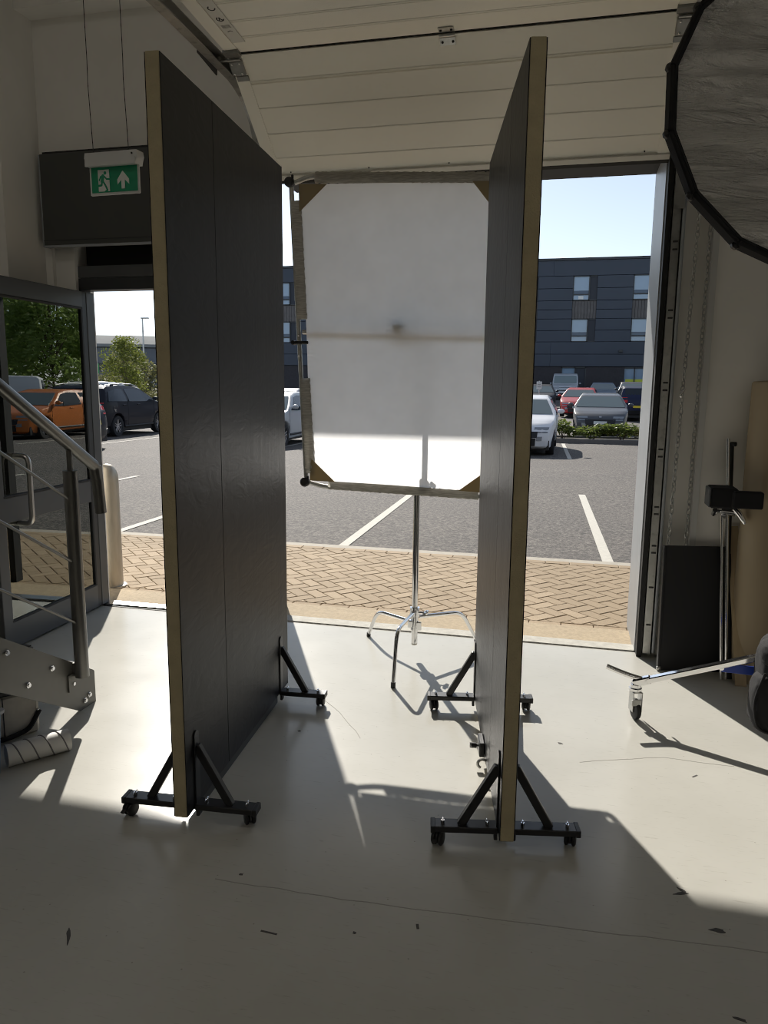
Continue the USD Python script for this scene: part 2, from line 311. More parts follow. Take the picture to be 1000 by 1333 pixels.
for pts in (((-1.02, 1.975), (-.6, 1.985), (-.16, 2.012), (.2, 2.04), (.75, 2.085)), ((-1.25, 3.5), (-1.0, 3.25), (-.83, 3.02)), ((.1, 3.05), (.45, 3.18), (.72, 3.17))):
    ln = LineString([(x + .003 * math.sin(k * 37), y + .004 * math.cos(k * 19)) for k, (x, y) in enumerate(pts)]).segmentize(.08)
    ln = LineString([(x + RNG.normal(0, .0025), y + RNG.normal(0, .0025)) for x, y in ln.coords])
    part(fl, 'hairline_crack', extrude(ln.buffer(.0016, cap_style=2), .0006), 'crack')

wf = numbered('/World', 'wall_front'); UsdGeom.Xform.Define(stage, wf); ORIGIN[wf] = V(0, 0, 0); tag(stage.GetPrimAtPath(wf), kind='structure')
part(wf, 'wall_panel', bx(.435, .665, W, 5.10, -.1, 5.0), 'wall_paint')
part(wf, 'wall_panel', join(bx(.672, 5.2, 4.385, 5.10, -.1, 5.0)), 'wall_paint')
part(wf, 'corner_trim', bx(.660, .692, 4.370, 4.42, 0, 4.9), 'sign_white')
part(wf, 'jamb_lining', bx(.422, .436, 4.50, 5.12, -.08, 2.84), 'jamb_grey')
part(wf, 'jamb_lining', bx(-1.90, -1.742, 4.43, 4.47, 0, 2.9), 'frame_dark')  # hidden behind the left panel; casts the jamb shadow on the floor
part(wf, 'jamb_lining', bx(-2.05, -2.000, 5.02, 5.10, -.08, 2.90), 'rubber_shade_black')  # unseen fin, placed for the edge of the jamb shadow indoors
part(wf, 'lintel', bx(-1.87, .436, 4.53, 5.10, 2.80, 5.0), 'rubber_shade_black')  # near-black colour carries the shade of its underside
part(wf, 'wall_panel', bx(-3.6, -1.87, 4.44, 4.80, 2.93, 3.72), 'wall_paint')
part(wf, 'wall_panel', bx(-3.6, .44, 4.286, 4.80, 3.72, 5.0), 'wall_paint')
part(wf, 'pier', bx(-1.945, -1.878, 4.45, 4.60, -.06, 2.94), 'frame_dark')
part(wf, 'wall_panel', bx(-12, -3.16, 4.47, 4.66, -.1, 5.0), 'wall_paint')
part(wf, 'outer_cladding', join(bx(.436, 40, 5.10, 5.13, -.1, 7.5), bx(-40, .436, 4.80, 5.10, 2.86, 7.5), bx(-40, -12, 4.62, 4.66, -.1, 2.9)), 'frame_grey')  # out of view; extended to darken what the parked cars reflect
wl = numbered('/World', 'wall_left'); UsdGeom.Xform.Define(stage, wl); ORIGIN[wl] = V(0, 0, 0); tag(stage.GetPrimAtPath(wl), kind='structure')
part(wl, 'wall_panel', bx(-3.70, -3.50, -5.2, 4.46, -.1, 5.0), 'wall_paint')
part(wl, 'wall_panel', bx(-3.52, -3.35, 4.09, 4.46, 0, 5.0), 'wall_paint')
part(wl, 'frame_return', bx(-3.40, -3.30, 4.18, 4.47, 0, 2.02), 'frame_dark')
solo('wall_right', bx(5.0, 5.2, -5.2, 5.1, -.1, 5.0), 'wall_dim', kind='structure')  # out of view; pale and close to return light to the room
solo('wall_back', bx(-3.7, 5.2, -5.2, -5.0, -.1, 5.0), 'room_white', kind='structure')  # unseen, white to bounce light towards the front wall
solo('ceiling', bx(-3.7, 5.2, -5.2, 5.1, 5.0, 5.2), 'ceiling_white', kind='structure')  # out of view, whitened for bounced light
cnp = numbered('/World', 'canopy'); UsdGeom.Xform.Define(stage, cnp); ORIGIN[cnp] = V(0, 0, 0); tag(stage.GetPrimAtPath(cnp), kind='structure')
part(cnp, 'louvre', bx(-14, 14, 5.85, 7.0, 3.56, 3.70), 'frame_grey')  # out of view; shades the inner floor and the upper diffusion cloth
for x in (-9, -6, -3.6, 1.2, 4, 7): part(cnp, 'bracket', bx(x, x + .06, 4.9, 6.4, 3.58, 3.68), 'frame_grey')

# added ceiling lamps out of view, fill light for the interior
FILL_LAMP = 15.5
mat('fill_lamp_panel', {"e": ("emission", {"color": (1.0, .95, .88), "strength": FILL_LAMP})}, [], 'e.emission')
plain('lamp_housing', (.6, .6, .58), .5)
for where, x, y, z in (('high at the left wall', -2.70, 1.2, 4.5), ('high at the right beyond the softbox', 2.9, 1.2, 4.5), ('behind the camera at the left', -1.6, -2.6, 4.2), ('behind the camera in the middle', .8, -2.6, 4.2), ('behind the camera at the right', 3.2, -2.6, 4.2)):
    t = thing('ceiling_lamp', f'added fill lamp panel out of view, {where}', 'ceiling lamp', (x, y, z))
    part(t, 'housing', cbox((x, y, z + .035), (1.26, .36, .05), bev=.008), 'lamp_housing'); part(t, 'light_panel', cbox((x, y, z + .004), (1.2, .30, .01)), 'fill_lamp_panel')
    for k in (-.5, .5): part(t, 'hanging_wire', rod((x + k, y, z + .05), (x + k, y, 5.0), .003, 6), 'lamp_housing')

# frame of the pedestrian doorway
tr = numbered('/World', 'trim_1'); UsdGeom.Xform.Define(stage, tr); ORIGIN[tr] = V(0, 0, 0); tag(stage.GetPrimAtPath(tr), kind='structure')
part(tr, 'header', bx(-3.33, -2.0, 4.50, 4.60, 2.20, 2.272), 'frame_grey')
part(tr, 'header', bx(-3.33, -2.0, 4.50, 4.60, 2.122, 2.196), 'frame_dark')
part(tr, 'upper_panel', bx(-3.33, -2.0, 4.60, 4.66, 2.25, 2.95), 'rubber_shade_black')  # near-black panel stands for the shade in the recess above the header
part(tr, 'jamb', bx(-3.205, -3.145, 4.50, 4.60, 0, 2.13), 'frame_dark')
part(tr, 'jamb', bx(-1.99, -1.947, 4.50, 4.60, 0, 2.13), 'frame_dark')
part(tr, 'wall_edge', bx(-3.35, -3.30, 4.44, 4.50, 2.12, 2.42), 'wall_paint')

# roller shutter box above that doorway
t = thing('shutter_box', 'dark grey roller shutter housing over the open glass door, behind the hanging exit sign', 'shutter box', (-2.75, 4.40, 2.376))
part(t, 'housing', cbox((-2.652, 4.403, 2.652), (1.30, .066, .55), bev=.004), 'shutter_grey')
part(t, 'end_cap', bx(-3.312, -3.302, 4.375, 4.438, 2.376, 2.925), 'jamb_grey')
part(t, 'bottom_edge', bx(-3.30, -2.205, 4.366, 4.384, 2.370, 2.382), 'jamb_grey', label='pale metal bottom edge')
part(t, 'seam_strip', bx(-3.30, -2.205, 4.368, 4.372, 2.408, 2.413), 'frame_dark')
part(t, 'head_gap', bx(-3.30, -2.005, 4.40, 4.438, 2.928, 2.946), 'rubber_shade_black')

# ------------------------------------------------------------------ open glass door leaf (door_2)
d2 = numbered('/World', 'door_2'); UsdGeom.Xform.Define(stage, d2); ORIGIN[d2] = V(0, 0, 0); tag(stage.GetPrimAtPath(d2), kind='structure')
LH, LE = V(-3.118, 4.555, 0), V(-3.085, 3.50, 0)
ld = (LE - LH) / np.linalg.norm(LE - LH); lnrm = V(-ld[1], ld[0], 0); LW = np.linalg.norm(LE - LH)   # lnrm points into the room (+x)
def lb(a0, a1, z0, z1, w=.05, off=0): return cbox(LH + ld * (a0 + a1) / 2 + lnrm * off + V(0, 0, (z0 + z1) / 2), (a1 - a0, w, z1 - z0), [ld, lnrm, (0, 0, 1)], bev=.003)
part(d2, 'stile', lb(0, .085, .012, 2.105), 'frame_grey'); part(d2, 'stile', lb(.085, .140, .012, 2.105, .044), 'frame_dark'); part(d2, 'stile', lb(LW - .08, LW, .012, 2.105), 'frame_grey')
part(d2, 'top_rail', lb(.13, LW - .07, 2.005, 2.105), 'frame_grey'); part(d2, 'bottom_rail', lb(.13, LW - .07, .012, .165), 'frame_grey'); part(d2, 'mid_rail', lb(.13, LW - .07, .742, .885), 'frame_grey')
part(d2, 'gasket', join(lb(.13, LW - .07, 1.992, 2.006, .052), lb(.13, LW - .07, .164, .176, .052), lb(.13, LW - .07, .884, .897, .054), lb(.132, .152, .165, 2.0, .052)), 'rubber_shade_black')
for z0, z1 in ((.17, .745), (.885, 2.0)):
    for o in (-.012, .012): part(d2, 'glass_pane', lb(.14, LW - .075, z0, z1, .005, o), 'door_glass')
hb = LH + ld * .86 + lnrm * .105
part(d2, 'pull_handle', tube(smooth_path([hb - lnrm * .09 + V(0, 0, 1.115), hb + V(0, 0, 1.115), hb + V(0, 0, .725), hb - lnrm * .09 + V(0, 0, .725)], .05, 7), .0155, 14), 'steel_brushed')

# ------------------------------------------------------------------ raised sectional overhead door (door_1)
d1 = numbered('/World', 'door_1'); UsdGeom.Xform.Define(stage, d1); ORIGIN[d1] = V(0, 0, 0); tag(stage.GetPrimAtPath(d1), kind='structure')
XL, XR = -1.79, .435
def section(P, Q, ribs, first):
    """P, Q: (y, z) of the lower and upper edge of the inner face"""
    P, Q = V(0, *P), V(0, *Q); L = np.linalg.norm(Q - P); a = (Q - P) / L; n = np.cross(V(1, 0, 0), a)   # n to the inside, below
    if n[1] > 0: n = -n
    prof = [(0, -.04), (0, 0)]
    for s in ribs:
        if .02 < s < L - .02: prof += [(s - .007, 0), (s - .003, -.006), (s + .002, -.006), (s + .005, .004), (s + .011, .003), (s + .013, 0)]
    prof += [(L, 0), (L, -.04)]
    body = extrude(Polygon(prof), XR - XL, P + V(XL, 0, 0), a, n, V(1, 0, 0))
    p = part(d1, 'door_section', body, 'door_cream', smooth=20)
    for x0 in (XL - .002, XR - .068):
        part(p, 'end_stile', cbox((x0 + .035, *(P + a * L / 2 + n * .003)[1:]), (.07, L - .008, .008), [(1, 0, 0), a, n]), 'door_cream')
    return P, a, n, L
B, J = (4.45, 2.735), (3.90, 3.182)
LA = math.hypot(B[0] - J[0], B[1] - J[1])
P1, a1, n1, L1 = section(B, J, [LA - .15 * k for k in (1, 2, 3, 4)], 0)
P2, a2, n2, L2 = section((3.888, 3.190), (3.18, 3.246), [.13, .27, .42, .57], 1)
P3, a3, n3, L3 = section((3.17, 3.248), (2.46, 3.262), [.13, .27, .42, .57], 2)
section((2.45, 3.262), (1.74, 3.27), [.13, .27, .42, .57], 3); section((1.73, 3.27), (1.02, 3.27), [.13, .27, .42, .57], 4)
part(d1, 'joint_gap', bx(XL + .03, XR - .03, 3.892, 3.915, 3.19, 3.21), 'rubber_shade_black')
part(d1, 'bottom_profile', cbox((-.6775, *(P1 - a1 * .004 + n1 * .006)[1:]), (XR - XL, .030, .018), [(1, 0, 0), a1, n1]), 'label_white')
part(d1, 'bottom_seal', cbox((-.6775, *(P1 - a1 * .032 - n1 * .012)[1:]), (XR - XL, .034, .03), [(1, 0, 0), a1, n1]), 'rubber_shade_black')
for x in (-1.66, -1.19, -.73, -.27, .30): part(d1, 'rivet', ball((x, *(P1 + a1 * .026 + n1 * .002)[1:]), .004, 1), 'ink')
def hinge(x, w):
    jp = V(0, 3.894, 3.184)
    up = cbox((x, *(P2 + a2 * .028 + n2 * .005)[1:]), (w, .036, .005), [(1, 0, 0), a2, n2]); lo = cbox((x, *(P1 + a1 * (L1 - .028) + n1 * .005)[1:]), (w, .036, .005), [(1, 0, 0), a1, n1])
    kn = rod((x - w / 2, *(jp + V(0, -.008, -.010))[1:]), (x + w / 2, *(jp + V(0, -.008, -.010))[1:]), .008)
    h = part(d1, 'hinge', join(up, lo, kn), 'galv')
    for sx in (-.34, .34):
        part(h, 'hinge_screw', join(ball((x + sx * w, *(P2 + a2 * .030 + n2 * .009)[1:]), .006, 1), ball((x + sx * w, *(P1 + a1 * (L1 - .030) + n1 * .009)[1:]), .006, 1)), 'ink')
hinge(-.665, .075)
for x, s in ((XL + .03, 1), (XR - .03, -1)):
    br = part(d1, 'roller_bracket', join(cbox((x, *(P2 + a2 * .02 + n2 * .012)[1:]), (.085, .05, .02), [(1, 0, 0), a2, n2], .003), cbox((x, *(P1 + a1 * (L1 - .055) + n1 * .014)[1:]), (.075, .08, .022), [(1, 0, 0), a1, n1], .006),
        cbox((x + s * .008, *(P1 + a1 * (L1 - .115) + n1 * .008)[1:]), (.066, .028, .008), [(1, 0, 0), a1, n1], .002)), 'galv_dull')
    part(br, 'roller_spindle', join(rod((x - s * .11, *(P2 + n2 * .03 - a2 * .01)[1:]), (x + .03 * s, *(P2 + n2 * .03 - a2 * .01)[1:]), .006), rod((x - s * .10, *(P2 + n2 * .03 - a2 * .01)[1:]), (x - s * .075, *(P2 + n2 * .03 - a2 * .01)[1:]), .022)), 'galv')
    part(br, 'bracket_bolt', join(*[ball((x + q, *(P1 + a1 * (L1 - b) + n1 * .026)[1:]), .006, 1) for q in (-.02, .02) for b in (.03, .08)]), 'chrome')
# tracks: curved C profile each side, vertical angle with slots on the right jamb
for x, s in ((XL - .055, -1), (XR + .052, 1)):
    path = [V(x, 4.405, 2.45), V(x, 4.405, 2.86)] + [V(x, 4.405 - .42 + .42 * math.cos(t), 2.86 + .30 * math.sin(t)) for t in np.linspace(.15, np.pi / 2, 9)] + [V(x, 3.4, 3.185), V(x, 1.0, 3.225)]
    rail = []
    for p, q in zip(path, path[1:]):
        dd = (q - p) / np.linalg.norm(q - p); nn = np.cross(V(1, 0, 0), dd)
        for off, w, h in ((nn * .026, .05, .004), (-nn * .026, .05, .004), (V(s * .024, 0, 0), .004, .054)):
            rail.append(cbox((p + q) / 2 + off, (w, h, np.linalg.norm(q - p) + .004), [(1, 0, 0), nn, dd]))
    part(d1, 'track', join(*rail), 'galv')
part(d1, 'track_hanger', bar((XL - .085, 3.72, 3.155), (XL - .085, 3.93, 3.125), .006, .035), 'black_steel')
va = part(d1, 'track_angle', join(bx(.455, .507, 4.405, 4.412, .03, 2.72), bx(.500, .507, 4.405, 4.468, .03, 2.72), bx(.455, .460, 4.405, 4.44, .03, 2.72)), 'galv')
for z in (.20, .42, .62, .66, .84, .88, 1.16, 1.20, 1.52, 1.56, 1.90, 1.94, 2.25, 2.29):
    part(va, 'slot', cbox((.482, 4.4035, z), (.026, .005, .010), bev=.002), 'ink')
part(d1, 'jamb_seal', bx(.428, .456, 4.42, 4.50, 0, 2.80), 'rubber_shade_black')
part(d1, 'guide_pipe', rod((.516, 4.395, .04), (.516, 4.395, 2.62), .0085), 'jamb_grey')
# safety label stuck on the second section: two pictograms and lines of small print (its code square is left out)
st = part(d1, 'safety_label', cbox((XL + .106, *(P2 + a2 * .32 + n2 * .0040)[1:]), (.066, .44, .003), [(1, 0, 0), a2, n2]), 'label_white')
so = P2 + n2 * .0052 + V(XL + .106, 0, 0); glyph = []
for s0 in (.40, .31):
    c = so + a2 * s0
    glyph.append(extrude(Point(0, 0).buffer(.019).difference(Point(0, 0).buffer(.013)).difference(sbox(-.006, 0, .03, .03)), .0008, c, (1, 0, 0), a2, n2))
glyph += [extrude(unary_union([LineString([(-.010, -.012), (0, .006), (.010, -.010)]).buffer(.003), Point(0, .010).buffer(.005)]), .0008, so + a2 * .31, (1, 0, 0), a2, n2)]
glyph += [extrude(sbox(-.022, k * .007, .022, k * .007 + .002), .0008, so + a2 * .235, (1, 0, 0), a2, n2) for k in range(4)]
glyph += [extrude(LineString([(-.012, 0), (.004, .008), (.012, 0)]).buffer(.002), .0008, so + a2 * .20, (1, 0, 0), a2, n2)]
part(st, 'label_print', join(*glyph), 'ink')

# hand chain of the overhead door
t = thing('hand_chain', 'long galvanised steel hand chain hanging in two strands beside the right door jamb', 'chain', (.60, 4.39, .30))
def strand(p, q, pitch=.030):
    n = int(np.linalg.norm(np.array(q) - p) / pitch); links = []
    lk = torus((0, 0, 0), (0, 1, 0), .0098, .0027, k=13, s=6); lk.vertices[:, 2] *= 1.95
    for k in range(n):
        m = lk.copy(); ang = (k % 2) * np.pi / 2 + .5 + .25 * math.sin(k * 1.7)
        m.apply_transform(trimesh.transformations.rotation_matrix(ang, (0, 0, 1))); m.apply_translation(np.array(p, float) + (np.array(q, float) - p) * k / n); links.append(m)
    return join(*links)
part(t, 'chain_strand', strand((.545, 4.365, .32), (.596, 4.365, 3.10)), 'galv', kind='stuff')
part(t, 'chain_strand', strand((.640, 4.355, .32), (.644, 4.360, 3.10)), 'galv', kind='stuff')
part(t, 'chain_bow', strand((.545, 4.365, .32), (.640, 4.355, .315)), 'galv', kind='stuff')
part(t, 'chain_lock', join(rod((.556, 4.35, 1.50), (.574, 4.35, 1.53), .007), ball((.560, 4.348, 1.49), .009)), 'chrome')

# ------------------------------------------------------------------ exit sign on two wires
SX, SY, SZ = -2.287, 3.60, 2.56
t = thing('exit_sign', 'green and white running man exit sign with up arrow hanging on two thin wires', 'exit sign', (SX, SY, 2.46))
ya = math.radians(-2)
ex = V(math.cos(ya), math.sin(ya), 0); en = V(ex[1], -ex[0], 0); ez = V(0, 0, 1)     # en faces the room
so = V(SX, SY, 0)
part(t, 'light_housing', extrude(loop((-.148, 2.664), (.148, 2.664), (.152, 2.640), (.146, 2.622), (.141, 2.600), (-.141, 2.600), (-.146, 2.622), (-.152, 2.640)), .06, so - en * .03, ex, ez, en), 'sign_white')
part(t, 'housing_lip', extrude(sbox(-.143, 2.598, .143, 2.630), .012, so + en * .028, ex, ez, en), 'sign_white')
part(t, 'housing_screw', ball(so + en * .031 + ex * .122 + ez * 2.648, .005, 1), 'ink')
pl = part(t, 'sign_plate', extrude(sbox(-.138, 2.471, .138, 2.602).buffer(.004), .008, so - en * .004, ex, ez, en), 'sign_white')
part(pl, 'green_panel', extrude(sbox(-.132, 2.479, .132, 2.600), .003, so + en * .003, ex, ez, en), 'sign_green')
k = .0013; man = []
def pt(x, y): return (-.138 + x / 680 * .276, 2.602 - (y - 285) / 350 * .131)
doorp = Polygon([pt(110, 325), pt(270, 325), pt(275, 600), pt(115, 600)])
body = unary_union([Point(*pt(212, 367)).buffer(.0085), LineString([pt(180, 405), pt(168, 470)]).buffer(.0095), LineString([pt(195, 405), pt(150, 408), pt(128, 455)]).buffer(.0042), LineString([pt(195, 405), pt(232, 445), pt(280, 446)]).buffer(.0042),
    LineString([pt(168, 470), pt(158, 520), pt(105, 527)]).buffer(.0052), LineString([pt(178, 468), pt(215, 530), pt(240, 585), pt(215, 600)]).buffer(.0050)])
arrow = Polygon([pt(463, 352), pt(550, 460), pt(550, 525), pt(490, 465), pt(490, 578), pt(440, 578), pt(440, 465), pt(385, 525), pt(385, 460)])
part(pl, 'doorway_symbol', extrude(doorp.difference(body), .0015, so + en * .006, ex, ez, en), 'sign_legend')
part(pl, 'arrow_symbol', extrude(arrow, .0015, so + en * .006, ex, ez, en), 'sign_legend')
for x0, x1 in ((-.118, -.112), (.085, .092)):
    part(t, 'suspension_wire', tube([so + ex * x0 + ez * 2.68, so + ex * (x0 - .012) + ez * 3.0, so + ex * (x0 - .010) + ez * 3.1, so + ex * (x0 - .03) + ez * 5.0], .0018, 6), 'ink')
    part(t, 'wire_gland', rod(so + ex * x0 + ez * 2.662, so + ex * x0 + ez * 2.682, .006, 10, .003), 'ink')

# ================================================================== the two wheeled flat panels
def flat_panel(label, o, d, side, zb, stands, channel):
    """o: near bottom corner of the inner face; d: along the panel away from the camera; side: +1 if its thickness lies to the right"""
    o = V(o[0], o[1], 0); d = V(d[0], d[1], 0); d /= np.linalg.norm(d); n = V(d[1], -d[0], 0) * side       # n from inner face to outer face
    L, H, T = 1.22, 2.44, .05
    t = thing('rolling_flat_panel', label, 'studio panel', o + d * L / 2 + n * T / 2)
    zc = zb + H / 2
    def sl(a0, a1, t0, t1, z0, z1, bev=0): return cbox(o + d * (a0 + a1) / 2 + n * (t0 + t1) / 2 + V(0, 0, (z0 + z1) / 2), (a1 - a0, t1 - t0, z1 - z0), [d, n, (0, 0, 1)], bev)
    core = [sl(0, L, .002, T - .002, zb, zb + H, .003)]
    part(t, 'foam_core', core[0], 'foam_tan', label='tan foam edge')
    j = .40
    part(t, 'black_facing', join(sl(.001, j - .0015, 0, .003, zb + .002, zb + H - .002, .001)), 'black_facing')
    part(t, 'black_facing', join(sl(j + .0015, L + .001, 0, .003, zb + .002, zb + H - .002, .001)), 'black_facing')
    part(t, 'black_facing', sl(.001, L + .001, T - .003, T, zb + .002, zb + H - .002, .001), 'black_facing')
    part(t, 'edge_skin', sl(L - .001, L + .003, .0, T, zb, zb + H, .001), 'black_facing')
    if channel: part(t, 'bottom_channel', sl(.11, 1.06, .004, T - .004, .022, zb + .001, .002), 'black_steel', label='black strip closing the gap under the panel')  # blocks the sunlit floor sliver below the left panel
    for a in stands:
        c = o + d * a + n * T / 2
        for s in (-1, 1):                                   # s: -1 the inner side
            q = n * s; f0 = c + q * (T / 2)
            rail = part(t, 'foot_rail', cbox(f0 + q * .1125 + V(0, 0, .0625), (.225, .055, .022), [q, d, (0, 0, 1)], .003), 'black_steel')
            part(rail, 'rail_end', cbox(f0 + q * .218 + V(0, 0, .0625), (.016, .058, .025), [q, d, (0, 0, 1)], .002), 'black_plastic')
            part(rail, 'floor_hook', cbox(f0 + q * .006 + V(0, 0, .040), (.012, .03, .035), [q, d, (0, 0, 1)], .002), 'black_steel')
            up = part(t, 'upright_plate', cbox(f0 + q * .003 + V(0, 0, .190), (.006, .040, .262), [q, d, (0, 0, 1)], .002), 'black_steel')
            part(up, 'plate_tip', rod(f0 + q * .0005 + V(0, 0, .320), f0 + q * .0055 + V(0, 0, .320), .020, 16), 'black_steel')
            part(t, 'diagonal_brace', bar(f0 + q * .004 + V(0, 0, .285), f0 + q * .125 + V(0, 0, .070), .028, .026, d, .003), 'black_steel')
            for b in (.035, .185):
                w0 = f0 + q * b + V(0, 0, .0735)
                part(rail, 'wing_nut', join(rod(w0, w0 + V(0, 0, .010), .006, 10), rod(w0 - V(0, 0, .002), w0 + V(0, 0, .016), .003, 8), cbox(w0 + V(0, 0, .008) + d * .009, (.003, .012, .011), [q, d, (0, 0, 1)], .001), cbox(w0 + V(0, 0, .008) - d * .009, (.003, .012, .011), [q, d, (0, 0, 1)], .001)), 'chrome', label='shiny wing nut')
            ang = RNG.uniform(-.7, .7) + (0 if s < 0 else .4); wa = math.cos(ang) * q + math.sin(ang) * d; wd = V(-wa[1], wa[0], 0)
            cc = f0 + q * .196; hub = cc + wd * .012 + V(0, 0, .0255)
            cs = part(t, 'caster', join(*[lathe([(0, -.008), (.018, -.008), (.0245, -.004), (.0255, 0), (.0245, .004), (.018, .008), (0, .008)], hub + wa * k, wa, 20) for k in (-.012, .012)]), 'black_plastic')
            part(cs, 'caster_fork', join(cbox(cc + V(0, 0, .050), (.034, .034, .005), [wa, wd, (0, 0, 1)], .001), lathe([(0, -.0035), (.022, -.0035), (.023, 0), (.022, .0035), (0, .0035)], hub + V(0, 0, .004), wa, 18)), 'black_steel')
            part(cs, 'brake_tab', cbox(hub + wd * .034 + V(0, 0, .004), (.016, .016, .004), [wa, wd * .9 + V(0, 0, -.4), (0, 0, 1)], .001), 'black_plastic')
    return t, o, d, n
flat_panel('left of the two tall black foam panels on wheels, beside the exit sign', (-1.220, 2.181), (-.080, .997), -1, .056, (.085, 1.10), True)
tR, oR, dR, nR = flat_panel('right of the two tall black foam panels on wheels, beside the sunlit doorway', (-.164, 2.320), (-.194, .981), 1, .054, (.070, 1.155), False)
# small clamp on the bottom edge of the right panel
cp = oR + dR * .62
ck = part(tR, 'edge_clamp', cbox(cp - nR * .012 + V(0, 0, .085), (.10, .022, .06), [dR, nR, (0, 0, 1)], .004), 'black_plastic')
for a, z in ((-.03, .098), (.02, .074)):
    q = cp + dR * a + V(0, 0, z); part(ck, 'clamp_knob', join(rod(q - nR * .02, q - nR * .035, .004, 8), rod(q - nR * .033, q - nR * .056, .011, 14)), 'black_plastic')
part(ck, 'clamp_hook', torus(cp - dR * .10 - nR * .014 + V(0, 0, .055), dR, .018, .006, -1.2, 3.2, 14, 8), 'galv')

# ================================================================== diffusion frame on a chrome stand
DY = 3.95
t = thing('diffusion_frame', 'white diffusion cloth stretched on a tubular frame with tan corner patches', 'diffusion frame', (-.93, DY, .97))
tl, bl, tr_, br_ = V(-1.480, DY, 2.568), V(-1.408, DY, 1.002), V(-.412, DY, 2.530), V(-.425, DY, .965)
ftl, fbl, ftr, fbr = V(-1.432, DY - .012, 2.556), V(-1.383, DY - .012, 1.012), V(-.430, DY - .012, 2.520), V(-.430, DY - .012, .985)
nu, nv = 40, 60; g = []
for j_ in range(nv + 1):
    for i_ in range(nu + 1):
        u, v = i_ / nu, j_ / nv
        p = (1 - u) * ((1 - v) * fbl + v * ftl) + u * ((1 - v) * fbr + v * ftr)
        bow = .010 * math.sin(math.pi * v) * (1 - u) ** 3 - .004 * math.sin(math.pi * u) * (1 - v) ** 4
        g.append(p + V(bow, 0, .006 * math.sin(math.pi * u) * (1 - v) ** 3) + V(0, .0025 * float(meshkit.noise(np.array([[u * 4, v * 6, 3.3]]))[0]), 0))
g = np.array(g); fq = [(j_ * (nu + 1) + i_, j_ * (nu + 1) + i_ + 1, (j_ + 1) * (nu + 1) + i_ + 1, (j_ + 1) * (nu + 1) + i_) for j_ in range(nv) for i_ in range(nu)]
part(t, 'diffusion_cloth', (g, np.array(fq)), 'diffusion', smooth=True)
def tri(a, b, c, off=-.006): 
    P = [np.array(q, float) + V(0, off, 0) for q in (a, b, c)]; Q = [q + V(0, .0025, 0) for q in P]
    return trimesh.convex.convex_hull(np.array(P + Q))
for a, b, c in ((ftl, V(-1.279, DY - .012, 2.548), V(-1.431, DY - .012, 2.417)), (fbl, V(-1.381, DY - .012, 1.139), V(-1.239, DY - .012, 1.010)), (ftr, V(-.53, DY - .012, 2.524), V(-.430, DY - .012, 2.40)), (fbr, V(-.56, DY - .012, .99), V(-.430, DY - .012, 1.09))):
    part(t, 'corner_patch', tri(a, b, c), 'corner_tan', label='tan triangular corner patch')
part(t, 'frame_tube', rod(tl, bl, .0125), 'galv'); part(t, 'frame_tube', rod(tr_, br_, .0125), 'galv')
part(t, 'frame_tube', tube(smooth_path([tl + V(.02, 0, -.002), tl + V(.10, 0, .026), tr_ + V(0, 0, .018)], .05, 5), .0125), 'galv')
part(t, 'frame_tube', tube(smooth_path([bl + V(.02, 0, -.004), bl + V(.105, 0, -.024), br_ + V(0, 0, -.004)], .05, 5), .0125), 'galv')
part(t, 'cross_pole', rod(V(-1.44, DY + .05, 1.812), V(-.38, DY + .05, 1.783), .0125), 'steel_brushed')
def flat_tube(p, q, w, h):
    p, q = np.array(p, float), np.array(q, float); d = (q - p) / np.linalg.norm(q - p); a = np.cross(V(0, 1, 0), d); L = np.linalg.norm(q - p)
    n = max(6, int(L / .012)); ring = [(math.cos(x), math.sin(x)) for x in np.linspace(0, 2 * np.pi, 15)[:-1]]; vv = []
    for k in range(n + 1):
        s = 1 + .10 * math.sin(k * 2.3) * math.sin(k * .71) ; c = p + d * L * k / n
        vv += [c + a * w * s * x + V(0, 1, 0) * h * s * y for x, y in ring]
    m = len(ring); F = []
    for k in range(n):
        F += [(k * m + i, k * m + (i + 1) % m, (k + 1) * m + (i + 1) % m, (k + 1) * m + i) for i in range(m)]
    return trimesh.Trimesh(*meshkit.arrays((np.array(vv), np.array(F)))[:2], process=False)
ldv = (bl - tl)
for a, b in ((.060, .442), (.640, .952)):
    part(t, 'cloth_sleeve', flat_tube(tl + ldv * a + V(.026, -.004, 0), tl + ldv * b + V(.026, -.004, 0), .030, .016), 'sleeve_cloth', smooth=True)
part(t, 'cloth_sleeve', flat_tube(tl + V(.135, -.004, .018), tr_ + V(-.01, -.004, .008), .028, .017), 'sleeve_cloth', smooth=True)
part(t, 'cloth_sleeve', flat_tube(bl + V(.13, -.004, -.012), br_ + V(-.03, -.004, .004), .024, .016), 'sleeve_cloth', smooth=True)
for c in (tl, bl): part(t, 'corner_knob', join(lathe([(0, -.02), (.018, -.02), (.026, -.012), (.026, .010), (.018, .018), (0, .018)], c + V(-.004, -.012, 0), (0, 1, 0), 18), cbox(c + V(.014, -.018, .012), (.012, .012, .045), bev=.003)), 'black_plastic', label='black locking knob')
cm = tl + ldv * .52
part(t, 'frame_clamp', join(cbox(cm + V(.012, -.004, 0), (.085, .022, .016), bev=.003), rod(cm + V(-.03, -.02, 0), cm + V(-.03, .012, 0), .012)), 'black_plastic', label='black clamp holding the cross pole')
part(t, 'frame_rivet', join(ball(cm + V(0, -.013, -.07), .006, 1), ball(cm + V(0, -.013, .035), .006, 1)), 'chrome')
part(t, 'sleeve_end_band', join(flat_tube(tl + ldv * .953 + V(.026, -.004, 0), tl + ldv * .968 + V(.026, -.004, 0), .024, .0145)), 'label_white')

